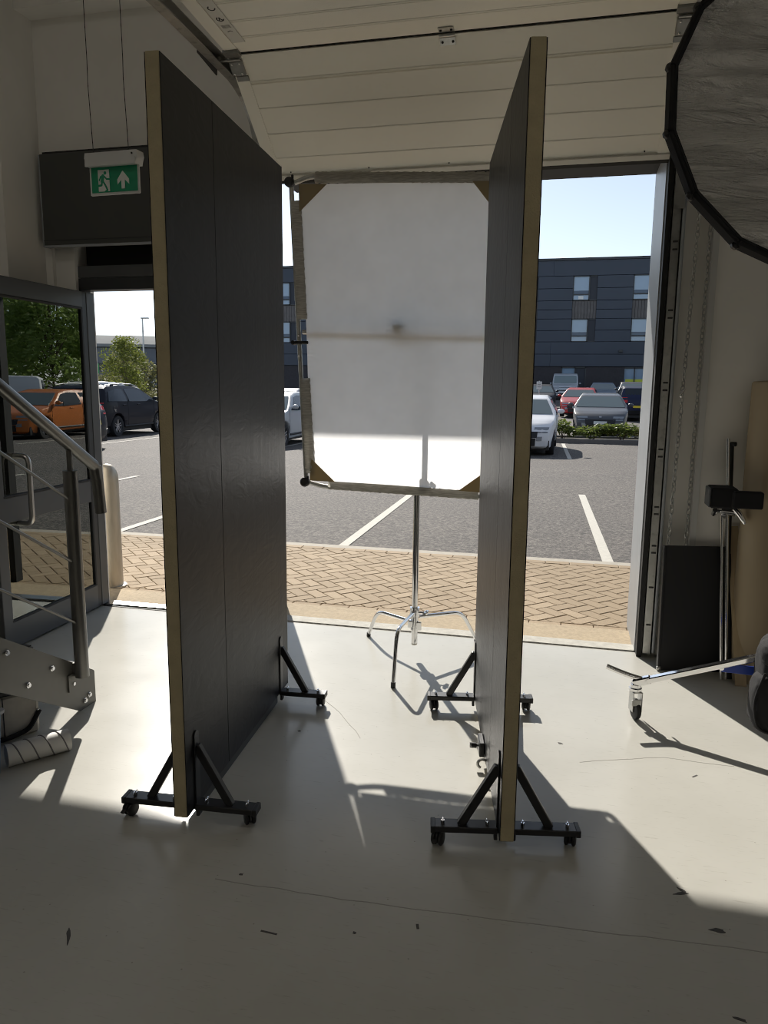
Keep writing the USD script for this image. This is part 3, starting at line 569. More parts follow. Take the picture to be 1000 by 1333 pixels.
CX, CY = -.810, 4.075
t = thing('chrome_stand', 'chrome three legged light stand carrying the white diffusion frame on the sunlit floor', 'light stand', (CX, CY, 0))
part(t, 'column', join(rod((CX, CY, .085), (CX, CY, 1.10), .0178, 18), rod((CX, CY, 1.10), (CX, CY, 1.80), .0135, 16)), 'chrome')
part(t, 'column_foot', join(rod((CX, CY, .075), (CX, CY, .19), .0165, 18), rod((CX, CY, .078), (CX, CY, .084), .0172, 18)), 'steel_brushed')
part(t, 'column_collar', join(rod((CX, CY, 1.07), (CX, CY, 1.13), .024, 18), rod((CX + .02, CY, 1.10), (CX + .06, CY - .02, 1.10), .005, 8), rod((CX + .05, CY - .03, 1.10), (CX + .06, CY - .01, 1.10), .012, 10)), 'chrome')
hub = part(t, 'leg_hub', join(rod((CX, CY, .245), (CX, CY, .295), .028, 20), rod((CX, CY, .165), (CX, CY, .245), .024, 18, .021), cbox((CX + .026, CY - .01, .19), (.03, .024, .05), bev=.005), cbox((CX - .022, CY - .015, .20), (.026, .03, .045), bev=.006)), 'chrome')
part(hub, 'hub_knob', join(rod((CX + .02, CY - .01, .268), (CX + .075, CY - .018, .272), .0055, 10), rod((CX + .062, CY - .045, .272), (CX + .070, CY + .012, .272), .0095, 12), ball((CX + .066, CY - .017, .272), .014)), 'chrome')
for ft, kt, kz, hz in (((-1.155, 4.357), .80, .172, .205), ((-.825, 3.611), .86, .272, .272), ((-.498, 4.435), .74, .196, .235)):
    fx, fy = ft; kn = V(CX + (fx - CX) * kt, CY + (fy - CY) * kt, kz + .012)
    h0 = V(CX + (fx - CX) * .06, CY + (fy - CY) * .06, hz)
    lg = part(t, 'leg', tube(smooth_path([h0, kn, V(fx, fy, .012)], .07, 8), .0108, 14), 'chrome')
    part(lg, 'leg_tip', rod(V(fx, fy, .0) , V(fx, fy, .02) + (kn - V(fx, fy, 0)) * .03, .0125, 14), 'black_plastic')
part(t, 'grip_head', join(rod((CX - .01, DY + .075, 1.795), (CX - .01, DY + .13, 1.795), .030, 18), rod((-.905, DY + .065, 1.83), (-.905, DY + .065, 1.76), .024, 14), rod((-.905, DY + .065, 1.81), (-.80, DY + .10, 1.80), .010), ball((-.905, DY + .026, 1.828), .030)), 'black_steel')

# ================================================================== big round softbox and its rolling stand
SC = V(.8555, 3.2021, 2.5255)
sn = V(.2340, -.9580, .1672); sn /= np.linalg.norm(sn)        # faces back into the room, tipped a little upwards
sa = np.cross(V(0, 0, 1), sn); sa /= np.linalg.norm(sa); sb = np.cross(sn, sa)
RS = .600
# rim corners every 22.5 degrees
angs = [math.radians(189.6 - 22.5 * k) for k in range(16)]
rim = [SC + RS * (math.cos(a) * sa + math.sin(a) * sb) for a in angs]
t = thing('softbox', 'large sixteen sided softbox with creased grey diffusion front and black rim, upper right', 'softbox', SC - sn * .36)
ring = []
for k in range(16):
    a, b = rim[k], rim[(k + 1) % 16]
    ring.append(bar(a, b, .017, .050, sn, .005))
part(t, 'rim', join(*ring), 'black_cloth')
part(t, 'rim_binding', join(*[bar(a * .978 + SC * .022 + sn * .012, b * .978 + SC * .022 + sn * .012, .010, .022, sn) for a, b in zip(rim, rim[1:] + rim[:1])]), 'black_cloth')
for q in rim: part(t, 'rod_tip', cbox(q + (q - SC) / RS * .008, (.022, .030, .030), [(q - SC) / RS, np.cross(sn, (q - SC) / RS), sn], .008), 'black_plastic')
nr, na = 46, 160
I_, A_ = [q.ravel() for q in np.meshgrid(np.arange(nr + 1) / nr, 2 * np.pi * np.arange(na) / na, indexing='ij')]
r__ = RS * math.cos(math.pi / 16) / np.cos((A_ - angs[0]) % (math.pi / 8) - math.pi / 16) * .972 * I_
x, y, edge = r__ * np.cos(A_), r__ * np.sin(A_), np.minimum(1, (1 - I_) * 6)
nz_ = lambda a, b, c: meshkit.noise(np.stack([a, b, np.full(len(a), c)], 1))
w = nz_(x * 3.5 + .4 * y, y * 17, 1.0) * .016 + nz_(x * 8 - y * 3, y * 34, 5.0) * .009 - abs(nz_(x * 3, y * 9 + x * 2, 9.0)) * .018 - abs(nz_(x * 5 + 2, y * 22 - x * 4, 13.0)) * .010
pts = SC + x[:, None] * sa + y[:, None] * sb + (-.006 + w * edge - .018 * edge * (1 - I_ ** 2))[:, None] * sn
fc = [(i_ * na + j_, i_ * na + (j_ + 1) % na, (i_ + 1) * na + (j_ + 1) % na, (i_ + 1) * na + j_) for i_ in range(nr) for j_ in range(na)]
part(t, 'diffusion_front', (np.array(pts), np.array(fc)), 'softbox_cloth', smooth=True)
shell = []
for k in range(9):
    s = k / 8; R = RS * math.sqrt(max(1 - s, .02)); shell.append([SC - sn * (.02 + .33 * s) + (q - SC) * (R / RS) for q in rim])
sv = np.array([q for r_ in shell for q in r_]); sf = [(k * 16 + i, k * 16 + (i + 1) % 16, (k + 1) * 16 + (i + 1) % 16, (k + 1) * 16 + i) for k in range(8) for i in range(16)]
part(t, 'black_shell', (sv, np.array(sf)), 'black_cloth', smooth=20)
part(t, 'speed_ring', rod(SC - sn * .33, SC - sn * .40, .085, 24), 'black_steel')

PX, PY = 1.12, 3.485
t = thing('rolling_stand', 'chrome rolling stand with wheeled leg and blue brace reaching in at the right', 'light stand', (PX, PY, 0))
part(t, 'column', join(rod((PX, PY, .30), (PX, PY, 1.5), .020, 18), rod((PX, PY, 1.5), (PX, PY, 2.62), .016, 16)), 'steel_brushed')
part(t, 'mount_arm', join(bar((PX, PY, 2.60), SC - sn * .40, .03, .03), rod((PX, PY, 2.55), (PX, PY, 2.66), .03)), 'black_steel')
part(t, 'leg_collar', join(rod((PX, PY, .40), (PX, PY, .50), .034, 20), rod((PX, PY, .27), (PX, PY, .33), .034, 20)), 'chrome')
base = V(.352, 3.567, 0); ang0 = math.atan2(base[1] - PY, base[0] - PX)
for k in range(3):
    a = ang0 + k * 2 * np.pi / 3; u = V(math.cos(a), math.sin(a), 0); sd = V(-u[1], u[0], 0); R = np.hypot(base[0] - PX, base[1] - PY) if k == 0 else .72
    p0, p1 = V(PX, PY, .455) + u * .03, V(PX, PY, 0) + u * (R - .045) + V(0, 0, .188)
    lg = part(t, 'leg', bar(p0, p1, .038, .026, (0, 0, 1), .004), 'chrome')
    c = V(PX, PY, 0) + u * R
    part(lg, 'leg_socket', cbox(p1 + (p1 - p0) / np.linalg.norm(p1 - p0) * .02, (.085, .036, .038), [(p1 - p0) / np.linalg.norm(p1 - p0), sd, np.cross((p1 - p0) / np.linalg.norm(p1 - p0), sd)], .006), 'chrome')
    part(lg, 'leg_tongue', tube(smooth_path([p1, c + V(0, 0, .195), c + u * .05 + V(0, 0, .206), c + u * .135 + V(0, 0, .232)], .04, 6), [.018] * 3 + [.016] * 9 + [.012] * 2 if False else .0125, 12), 'chrome')
    part(lg, 'wing_screw', join(rod(p1 + sd * .02, p1 - sd * .042, .006, 10), cbox(p1 - sd * .040 - V(0, 0, .012), (.010, .006, .034), [u, sd, (0, 0, 1)], .002)), 'chrome')
    bm = p0 + (p1 - p0) * .55
    br = part(t, 'blue_brace', bar(bm - V(0, 0, .012), V(PX, PY, .30) + u * .03, .010, .040, (0, 0, 1), .002), 'blue_metal', label='blue painted brace')
    part(br, 'brace_pivot', rod(bm - V(0, 0, .012) + sd * .014, bm - V(0, 0, .012) - sd * .014, .011, 12), 'chrome')
    ca = part(t, 'caster', lathe([(0, -.014), (.036, -.014), (.047, -.010), (.050, 0), (.047, .010), (.036, .014), (0, .014)], c + V(.004, -.02, .050), sd * .4 + u * .9, 24), 'rubber_shade_black')
    ax2 = (sd * .4 + u * .9) / np.linalg.norm(sd * .4 + u * .9); wv = V(-ax2[1], ax2[0], 0)
    part(ca, 'caster_fork', join(cbox(c + V(.004, -.01, .085) + ax2 * .021, (.004, .05, .095), [ax2, wv, (0, 0, 1)], .001), cbox(c + V(.004, -.01, .085) - ax2 * .021, (.004, .05, .095), [ax2, wv, (0, 0, 1)], .001), cbox(c + V(.002, -.004, .130), (.046, .05, .006), [ax2, wv, (0, 0, 1)], .001), cbox(c + V(.004, -.052, .092), (.044, .010, .030), [ax2, wv, (0, 0, 1)], .002)), 'galv')
    part(ca, 'swivel', join(rod(c + V(0, 0, .134), c + V(0, 0, .146), .030, 20), rod(c + V(0, 0, .150), c + V(0, 0, .164), .024, 18), rod(c + V(0, 0, .16), c + V(0, 0, .20), .010, 12)), 'chrome')

# sandbag-like black bag hung on the stand
t = thing('black_bag', 'black fabric bag with straps slumped over the rolling stand at the right edge', 'bag', (.95, 3.40, .10))
def lump(c, r, seed, k=.14, sub=4):
    m = trimesh.creation.icosphere(sub, 1.0); v = np.sign(m.vertices) * np.abs(m.vertices) ** .62
    v = v * np.array(r) * (1 + k * meshkit.fbm(m.vertices * 2.4 + seed, 4, seed)[:, None]); return trimesh.Trimesh(v + np.array(c), m.faces, process=False)
part(t, 'bag_body', lump((0.970, 3.420, 0.330), (.13, .12, .17), 4), 'black_cloth', smooth=True)
part(t, 'bag_flap', lump((0.945, 3.360, 0.440), (.115, .08, .055), 9), 'black_cloth', smooth=True)
part(t, 'bag_pocket', lump((0.880, 3.370, 0.220), (.075, .08, .12), 8), 'black_cloth', smooth=True)
part(t, 'bag_handle', tube(smooth_path([V(0.905, 3.350, 0.460), V(0.890, 3.340, 0.600), V(0.925, 3.350, 0.700), V(0.985, 3.370, 0.660), V(1.025, 3.380, 0.460)], .06, 7), .013, 8), 'black_cloth')
part(t, 'strap', tube(smooth_path([V(0.840, 3.320, 0.360), V(0.800, 3.300, 0.240), V(0.820, 3.290, 0.120), V(0.895, 3.300, 0.100)], .05, 6), .006, 8), 'black_cloth')
part(t, 'strap', tube(smooth_path([V(0.945, 3.310, 0.660), V(0.910, 3.290, 0.600), V(0.900, 3.290, 0.520)], .05, 6), .007, 8), 'black_cloth')
part(t, 'buckle', cbox((.875, 3.32, .435), (.05, .03, .012), [(.9, 0, .3), (0, 1, 0), (-.3, 0, .9)], .004), 'galv', label='metal buckle')

# ================================================================== things leaning on the front wall at the right
t = thing('leaning_board', 'plain black board leaning on the wall beneath the hand chain', 'board', (.70, 4.33, 0))
lean = (V(0, .075, .68)) / np.linalg.norm(V(0, .075, .68)); ln = np.cross(V(1, 0, 0), lean); dx = V(.985, .17, 0)
part(t, 'board_face', cbox(V(.700, 4.262, 0) + lean * .345, (.345, .018, .69), [dx / np.linalg.norm(dx), np.cross(lean, dx) / np.linalg.norm(np.cross(lean, dx)), lean], .002), 'black_plastic')
part(t, 'board_lip', cbox(V(.527, 4.228, 0) + lean * .345, (.012, .030, .69), [dx / np.linalg.norm(dx), np.cross(lean, dx) / np.linalg.norm(np.cross(lean, dx)), lean], .002), 'black_steel')
part(t, 'corner_foot', ball((.530, 4.222, .014), .014), 'galv')

t = thing('folded_stand', 'folded chrome light stand with grip head and black block leaning on the right wall', 'light stand', (.87, 4.20, 0))
part(t, 'chrome_tube', rod((.862, 4.16, .01), (.800, 4.30, 1.275), .0085, 14), 'chrome'); part(t, 'chrome_tube', rod((.836, 4.15, .01), (.792, 4.26, .90), .0075, 12), 'chrome')
part(t, 'black_tube', join(rod((.885, 4.20, .0), (.846, 4.305, .66), .018, 16), rod((.846, 4.305, .66), (.822, 4.335, 1.25), .016, 16), rod((.822, 4.335, 1.245), (.845, 4.32, 1.245), .012, 12)), 'black_plastic')
part(t, 'padded_block', join(*[cbox((.768, 4.165, .985), (.132, .15, .105), bev=.010), cbox((.872, 4.08, .985), (.14, .06, .085), bev=.006)]), 'black_cloth')
part(t, 'block_end', cbox((.699, 4.150, .987), (.012, .12, .100), bev=.006), 'frame_grey')
gh = part(t, 'grip_head', join(rod((.775, 4.20, .905), (.845, 4.20, .900), .020, 18), rod((.74, 4.20, .905), (.775, 4.20, .905), .008, 10), rod((.745, 4.18, .912), (.745, 4.22, .885), .013, 12), rod((.79, 4.18, .885), (.80, 4.21, .875), .012, 12), tube([V(.84, 4.19, .92), V(.86, 4.18, .90), V(.882, 4.17, .865), V(.89, 4.17, .85)], [.016, .017, .013, .009], 12)), 'chrome', label='shiny chrome grip head')

t = thing('backdrop_roll', 'tall tan cardboard backdrop roll standing against the wall at the right edge', 'paper roll', (1.00, 4.27, 0))
part(t, 'paper_roll', lathe([(.0, 1.575), (.052, 1.575), (.115, 1.57), (.122, 1.56), (.122, .01), (.118, 0), (0, 0)][::-1], (1.005, 4.25, 0), (0, 0, 1), 40), 'cardboard')
part(t, 'cardboard_core', lathe([(.028, 1.56), (.028, 1.60), (.038, 1.60), (.038, 1.56)], (1.005, 4.25, 0), (0, 0, 1), 24), 'wood_pale')
t = thing('wood_batten', 'thin pale wooden strip leaning between the black board and the backdrop roll', 'batten', (.93, 4.22, 0))
part(t, 'strip', bar((.925, 4.10, .005), (.872, 4.365, .80), .055, .012, (0, -1, 0), .002), 'wood_pale')
part(t, 'strip_end', bar((.925, 4.10, .0), (.9245, 4.103, .012), .056, .013, (0, -1, 0)), 'cardboard')

# ================================================================== steel stair at the left
SXp = -2.19
t = thing('steel_stair', 'dark grey steel stair with tubular handrail, round posts and thin rods at the left', 'staircase', (-2.62, 2.2, 0))
sl = .610
def st_(y): return .161 + (3.068 - y) * sl                          # top edge of the stringer
ytop = .55
for x in (SXp, -3.08):
    s_ = part(t, 'stringer', extrude(loop((3.072, 0), (3.072, .155), (3.066, .162), (ytop, st_(ytop)), (ytop, st_(ytop) - .262), (2.951, 0)), .012, (x - .012, 0, 0), (0, 1, 0), (0, 0, 1)), 'stair_steel')
    if x == SXp:
        for y, z in ((2.504, .446), (2.768, .281), (2.613, .264), (2.905, .155), (3.020, .055), (2.985, .040), (2.30, .53), (2.12, .62), (1.86, .80)):
            part(s_, 'bolt', join(rod((x, y, z), (x + .006, y, z), .0135, 6), rod((x + .006, y, z), (x + .012, y, z), .0085, 12)), 'chrome', label='bright bolt head')
        part(s_, 'post_bracket', extrude(loop((2.87, .125), (2.955, .125), (2.972, .145), (2.972, .205), (2.87, .205)), .008, (x, 0, 0), (0, 1, 0), (0, 0, 1)), 'stair_steel')
for k in range(8):
    z = .20 + k * .19; y = 2.86 - k * .31
    if y < ytop + .1: break
    tp = part(t, 'tread', cbox((-2.64, y, z), (.868, .27, .04), bev=.003), 'stair_steel')
    part(tp, 'tread_nosing', bx(-3.06, -2.22, y + .115, y + .137, z + .019, z + .024), 'rubber_shade_black')
for y in (2.925, 1.95, .98):
    zb = st_(y) - .06
    ps = part(t, 'post', rod((SXp + .040, y, zb), (SXp + .040, y, st_(y) + .895), .0315, 24), 'stair_tube')
    part(ps, 'post_cap', join(rod((SXp + .040, y, st_(y) + .895), (SXp + .040, y, st_(y) + .90), .033, 24), rod((SXp + .040, y, st_(y) + .89), (SXp + .040, y, st_(y) + .99), .0125, 16)), 'stair_steel')
    part(ps, 'post_fixing', bar((SXp, y, zb + .04), (SXp + .04, y, zb + .04), .03, .05), 'stair_steel')
hr0 = V(SXp + .040, 3.105, 1.150)
def hz(y): return 1.150 + (3.105 - y) * .640
part(t, 'handrail', tube(smooth_path([V(SXp + .04, ytop, hz(ytop)), hr0, hr0 + V(0, .012, -.06)], .015, 5), .026, 20), 'stair_tube')
part(t, 'handrail_drop', rod(hr0 + V(0, .010, .0), hr0 + V(0, .030, -.225), .0265, 20), 'stair_tube')
for dz in (.810, .525, .240):
    part(t, 'infill_rod', rod((SXp + .040, 2.94, st_(2.94) + dz - .06 + .012), (SXp + .040, ytop, st_(ytop) + dz - .048), .0065, 12), 'stair_tube')

# things stored below the stair
t = thing('tool_case', 'worn grey tool case with black lid and strap under the stair', 'case', (-2.42, 2.70, 0))
ca_ = math.radians(58); cx_, cy_ = V(math.cos(ca_), math.sin(ca_), 0), V(-math.sin(ca_), math.cos(ca_), 0); cc_ = V(-2.42, 2.665, 0)
part(t, 'case_body', cbox(cc_ + V(0, 0, .10), (.30, .26, .20), [cx_, cy_, (0, 0, 1)], .012), 'box_grey')
part(t, 'case_lid', join(cbox(cc_ + V(0, 0, .222), (.312, .272, .045), [cx_, cy_, (0, 0, 1)], .010), cbox(cc_ + V(0, 0, .248), (.27, .23, .02), [cx_, cy_, (0, 0, 1)], .008)), 'black_plastic', label='black lid')
part(t, 'corner_seam', cbox(cc_ - cy_ * .131 + V(0, 0, .10), (.004, .003, .195), [cx_, cy_, (0, 0, 1)]), 'black_plastic')
part(t, 'strap', tube(smooth_path([cc_ - cy_ * .135 - cx_ * .13 + V(0, 0, .03), cc_ - cy_ * .155 + V(0, 0, .02), cc_ - cy_ * .140 + cx_ * .10 + V(0, 0, .03), cc_ - cy_ * .135 + cx_ * .148 + V(0, 0, .105)], .03, 5), .011, 8), 'black_cloth')
part(t, 'strap_ring', join(ball(cc_ - cy_ * .14 - cx_ * .10 + V(0, 0, .055), .006, 1), ball(cc_ - cy_ * .14 + cx_ * .14 + V(0, 0, .11), .006, 1)), 'chrome')
t = thing('striped_roll', 'white roll with dark spiral stripes lying on the floor by the tool case', 'roll', (-2.08, 2.50, 0))
r0, r1 = V(-2.150, 2.415, .046), V(-2.000, 2.607, .046); rr = .045
part(t, 'roll_body', join(rod(r0, r1, rr, 32), rod(r0, r1, rr * .98, 32)), 'roll_white')
a_, b_, d_ = frame(r1 - r0); LL = np.linalg.norm(r1 - r0)
for k in range(-1, 6):
    ps = []
    for x in np.linspace(0, 1, 30):
        s = (k + x * 1.6) * .058
        if .002 < s < LL - .002: ps.append(r0 + d_ * s + (rr + .0005) * (math.cos(2 * np.pi * x) * a_ + math.sin(2 * np.pi * x) * b_))
    if len(ps) > 4: part(t, 'spiral_stripe', tube(ps, .0028, 6), 'stripe_grey', label='dark spiral stripe')
t = thing('blue_tub', 'translucent blue storage tub with grey lid at the left edge', 'storage tub', (-2.33, 2.30, 0))
part(t, 'tub_body', trimesh.convex.convex_hull(np.array([[x, y, z] for z, k in ((0, .0), (.245, .012)) for x, y in ((-2.48 - k, 2.10 - k), (-2.135 + k, 2.10 - k), (-2.135 + k, 2.36 + k), (-2.48 - k, 2.36 + k))])), 'blue_tub')
part(t, 'tub_lid', cbox((-2.307, 2.232, .258), (.39, .315, .026), bev=.008), 'lid_grey', label='grey lid')
part(t, 'lid_clip', cbox((-2.108, 2.243, .235), (.012, .08, .05), bev=.003), 'lid_grey')

# ================================================================== outside: pavement, car park, buildings, cars, planting
_gy = [7.0, 25.0, 41.0, 62.0, 75.0, 140.0]; _gz = [-.05, -.266, -.10, .45, .45, .8]
def gz(y): return float(np.interp(y, _gy, _gz))
# pavement: concrete strip, brick edging, herringbone pavers, kerb
pvm = numbered('/World', 'pavement'); UsdGeom.Xform.Define(stage, pvm); ORIGIN[pvm] = V(0, 0, 0); tag(stage.GetPrimAtPath(pvm), kind='structure')
part(pvm, 'sand_bed', bx(-14, 9, 4.48, 7.05, -.20, -.050), 'joint_sand')
part(pvm, 'concrete_strip', cbox((-2.5, 4.785, -.065), (23, .335, .10), bev=.004), 'concrete_buff')
def pave(poly, top=.0):
    """a chamfered paver over the convex polygon"""
    p = np.array(poly.exterior.coords)[:-1]
    if Polygon(p).exterior.is_ccw is False: p = p[::-1]
    q = np.array(poly.buffer(-.004, join_style=2).exterior.coords)[:-1] if not poly.buffer(-.004, join_style=2).is_empty and poly.buffer(-.004, join_style=2).geom_type == 'Polygon' else None
    if q is None or len(q) != len(p): q = p.mean(0) + (p - p.mean(0)) * .95
    else:
        if Polygon(q).exterior.is_ccw is False: q = q[::-1]
        k = np.argmin(np.linalg.norm(q - p[0], axis=1)); q = np.roll(q, -k, 0)
    n = len(p); dz = RNG.uniform(-.0015, .0015) + top
    v = np.vstack([np.c_[p, np.full(n, -.06)], np.c_[p, np.full(n, -.033 + dz)], np.c_[q, np.full(n, -.030 + dz)]]); F = []
    i = np.arange(n); j = (i + 1) % n
    for r_ in (0, n): F += [np.stack([i + r_, j + r_, j + r_ + n], 1), np.stack([i + r_, j + r_ + n, i + r_ + n], 1)]
    F += [np.array([[2 * n, 2 * n + k, 2 * n + k + 1] for k in range(1, n - 1)])]
    return trimesh.Trimesh(v, np.vstack(F), process=False)
blocks = []
for k in range(-30, 40):                                            # stretcher courses along both edges
    x0 = -.003 + k * .2105
    if -14 < x0 < 9: blocks.append((sbox(x0 + .0025, 4.9585, x0 + .208, 5.046), 0)); blocks.append((sbox(x0 + .05, 6.785, x0 + .2555, 6.885), 0))
field = sbox(-14, 5.051, 9, 6.780); ca, sa_ = math.cos(-math.pi / 4), math.sin(-math.pi / 4); Lb, Wb = .205, .1025
for a in range(-90, 91):
    for b in range(-90, 91):
        # herringbone: cells of a 45 degree lattice
        for horiz in (0, 1):
            x = a * Wb + b * 2 * Lb * 0 ; 
            u0, v0 = (a * Wb + b * Lb * 2, a * Wb) if not horiz else (a * Wb + b * Lb * 2 + Lb, a * Wb - Wb * 0)
            w, h = (Lb, Wb) if not horiz else (Wb, Lb)
            v0 = v0 if not horiz else v0 - Wb
            rct = [(u0 + .0028, v0 + .0028), (u0 + w - .0028, v0 + .0028), (u0 + w - .0028, v0 + h - .0028), (u0 + .0028, v0 + h - .0028)]
            pg = [(-2.5 + ca * p - sa_ * q, 5.9 + sa_ * p + ca * q) for p, q in rct]
            cx = sum(p for p, _ in pg) / 4; cy = sum(q for _, q in pg) / 4
            if not (-9 < cx < 5 and 4.8 < cy < 7): continue
            g_ = Polygon(pg).intersection(field)
            if g_.geom_type == 'Polygon' and g_.area > 2e-4: blocks.append((g_, 1))
def seen(p):
    c = p.centroid; x, y = c.x, c.y
    vis = (-2.05 < x - (y - 4.7) * -.42 < .40 and x < .43 + .03 * (y - 5)) or (-3.05 < x + (y - 4.7) * .66 < -2.3)
    return (0 if vis else 100) + math.hypot(x, y)
blocks.sort(key=lambda b: seen(b[0]))
for g_, k in blocks[:300]: part(pvm, 'paver', pave(g_), 'paver', smooth=False)
part(pvm, 'many_pavers', join(*[pave(g_) for g_, k in blocks[300:]]), 'paver_many', kind='stuff', smooth=False)
part(pvm, 'kerb_edging', cbox((-2.5, 6.970, -.095), (23, .155, .11), bev=.006), 'kerb_pale')

# asphalt, built as a gently sloping sheet with thickness
gy = np.concatenate([[7.048], np.linspace(8, 75, 60), [140]]); gx = np.array([-110, -60, -30, -14, -6, 0, 6, 14, 30, 60, 110.])
gv = np.array([[x, y, gz(y)] for y in gy for x in gx]); nx = len(gx)
gf = np.array([(j * nx + i, j * nx + i + 1, (j + 1) * nx + i + 1, (j + 1) * nx + i) for j in range(len(gy) - 1) for i in range(nx - 1)])
solo('car_park_ground', (gv, gf), 'asphalt', kind='structure', smooth=True)
lm = numbered('/World', 'bay_marking'); UsdGeom.Xform.Define(stage, lm); ORIGIN[lm] = V(0, 0, 0); tag(stage.GetPrimAtPath(lm), kind='structure')
def line(x0, y0, x1, y1, w=.10):
    n = max(2, int(abs(y1 - y0) / 1.0) + 1); v = []
    d = V(x1 - x0, y1 - y0); d /= np.linalg.norm(d); s = V(-d[1], d[0]) * w / 2
    for k in range(n + 1):
        x, y = x0 + (x1 - x0) * k / n, y0 + (y1 - y0) * k / n
        for m in (-1, 1): v.append([x + s[0] * m, y + s[1] * m, gz(y + s[1] * m) + .006])
    part(lm, 'painted_line', (np.array(v), np.array([(2 * k, 2 * k + 2, 2 * k + 3, 2 * k + 1)[::-1] for k in range(n)])), 'white_line')
for k in range(-8, 8): line(.385 + 2.52 * k, 7.055, .205 + 2.52 * k, 11.85)
for k in range(-9, 8): line(.003 + 2.52 * k, 18.4, -.226 + 2.52 * k, 24.2)
for k in range(-6, 6): line(-.9 + 2.52 * k, 36.0, -1.0 + 2.52 * k, 41.0)

# kerbed planters
pk = numbered('/World', 'planter_kerb'); UsdGeom.Xform.Define(stage, pk); ORIGIN[pk] = V(0, 0, 0); tag(stage.GetPrimAtPath(pk), kind='structure')
for x0, x1, y0, y1 in ((-.75, 6.0, 24.6, 26.2), (-4.2, -.95, 42.2, 43.6)):
    z = gz((y0 + y1) / 2)
    for (a, b, c, d) in ((x0, x1, y0, y0 + .13), (x0, x1, y1 - .13, y1), (x0, x0 + .13, y0, y1), (x1 - .13, x1, y0, y1)): part(pk, 'kerb_stone', cbox(((a + b) / 2, (c + d) / 2, z + .03), (b - a, d - c, .22), bev=.01), 'kerb_dark')
    part(pk, 'planting_soil', bx(x0, x1, y0 + .05, y1 - .05, z - .1, z + .08), 'soil')

def leaves(centres, radii, n, size, seed, flat=.0):
    """n small bent leaves scattered through soft clumps"""
    r = np.random.default_rng(seed); k = r.integers(0, len(centres), n)
    dirs = r.normal(size=(n, 3)); dirs /= np.linalg.norm(dirs, axis=1, keepdims=True)
    c = np.array(centres)[k] + dirs * (np.array(radii)[k] * (r.random(n) ** .38)[:, None])
    a = r.normal(size=(n, 3)); a[:, 2] *= .6; a /= np.linalg.norm(a, axis=1, keepdims=True)
    b = np.cross(a, r.normal(size=(n, 3))); b /= np.linalg.norm(b, axis=1, keepdims=True); nn = np.cross(a, b)
    s = size * r.uniform(.6, 1.3, n)[:, None]
    v = np.stack([c - a * s, c + b * s * .42 + nn * s * .12, c + a * s, c - b * s * .42 + nn * s * .12], 1).reshape(-1, 3)
    i = np.arange(n)[:, None] * 4
    return trimesh.Trimesh(v, np.vstack([i + [0, 1, 2], i + [0, 2, 3]]), process=False)
def copy_of(proto, name, loc, rotz, scale, label, cat, group=None):
    p = numbered('/World', name); x = UsdGeom.Xform.Define(stage, p)
    x.AddTranslateOp().Set(Gf.Vec3d(*map(float, loc))); x.AddRotateZOp().Set(float(rotz)); x.AddScaleOp().Set(Gf.Vec3f(*map(float, scale)))
    x.GetPrim().GetReferences().AddInternalReference(proto); x.GetPrim().SetInstanceable(True)
    tag(x.GetPrim(), label, cat, group); return p
UsdGeom.Scope.Define(stage, '/World/Prototypes') if False else None
def proto(name, build):
    p = f'/{name}'; stage.CreateClassPrim(p); ORIGIN[p] = V(0, 0, 0); build(p); return p
def shrub(p, leafmat, seed, w, h, n, size):
    r = np.random.default_rng(seed); cs, rs, st = [], [], []
    for k in range(7):
        a = r.uniform(0, 6.28); q = V(math.cos(a) * w * r.uniform(.1, .34), math.sin(a) * w * r.uniform(.1, .34), h * r.uniform(.35, .72)); cs.append(q); rs.append(V(w, w, h) * r.uniform(.18, .30)); st.append(tube([V(0, 0, 0), q * V(.5, .5, .55), q], .008, 5))
    part(p, 'foliage', leaves(cs, rs, n, size, seed + 1), leafmat, kind='stuff', smooth=False); part(p, 'stem', join(*st), 'bark')
sh = [proto('low_shrub_a', lambda p: shrub(p, 'leaf_hedge', 11, 1.0, .66, 700, .055)), proto('low_shrub_b', lambda p: shrub(p, 'leaf_hedge', 23, 1.0, .58, 650, .06)), proto('low_shrub_c', lambda p: shrub(p, 'leaf_olive', 31, 1.0, .62, 650, .05))]
r_ = np.random.default_rng(5)
ORD = ('first', 'second', 'third', 'fourth', 'fifth', 'sixth', 'seventh')
for k in range(7):
    x = -.28 + k * .93
    copy_of(sh[(0, 1, 0, 2, 1)[k % 5]], 'low_shrub', (x, 25.35 + r_.uniform(-.12, .12), gz(25.4) + .04), r_.uniform(0, 360), (1.55, 1.25, r_.uniform(.95, 1.2)), f'low leafy shrub in the bed before the grey hatchback, {ORD[k]} from the left', 'shrub', 'low shrubs in the kerbed bed')
for k in range(3):
    copy_of(sh[k % 2], 'low_shrub', (-3.7 + k * 1.15, 42.9, gz(42.9) + .04), r_.uniform(0, 360), (1.4, 1.1, r_.uniform(.8, 1.0)), f'low green shrub in the farther bed before the white van, {ORD[k]} from the left', 'shrub', 'low shrubs in the farther bed')

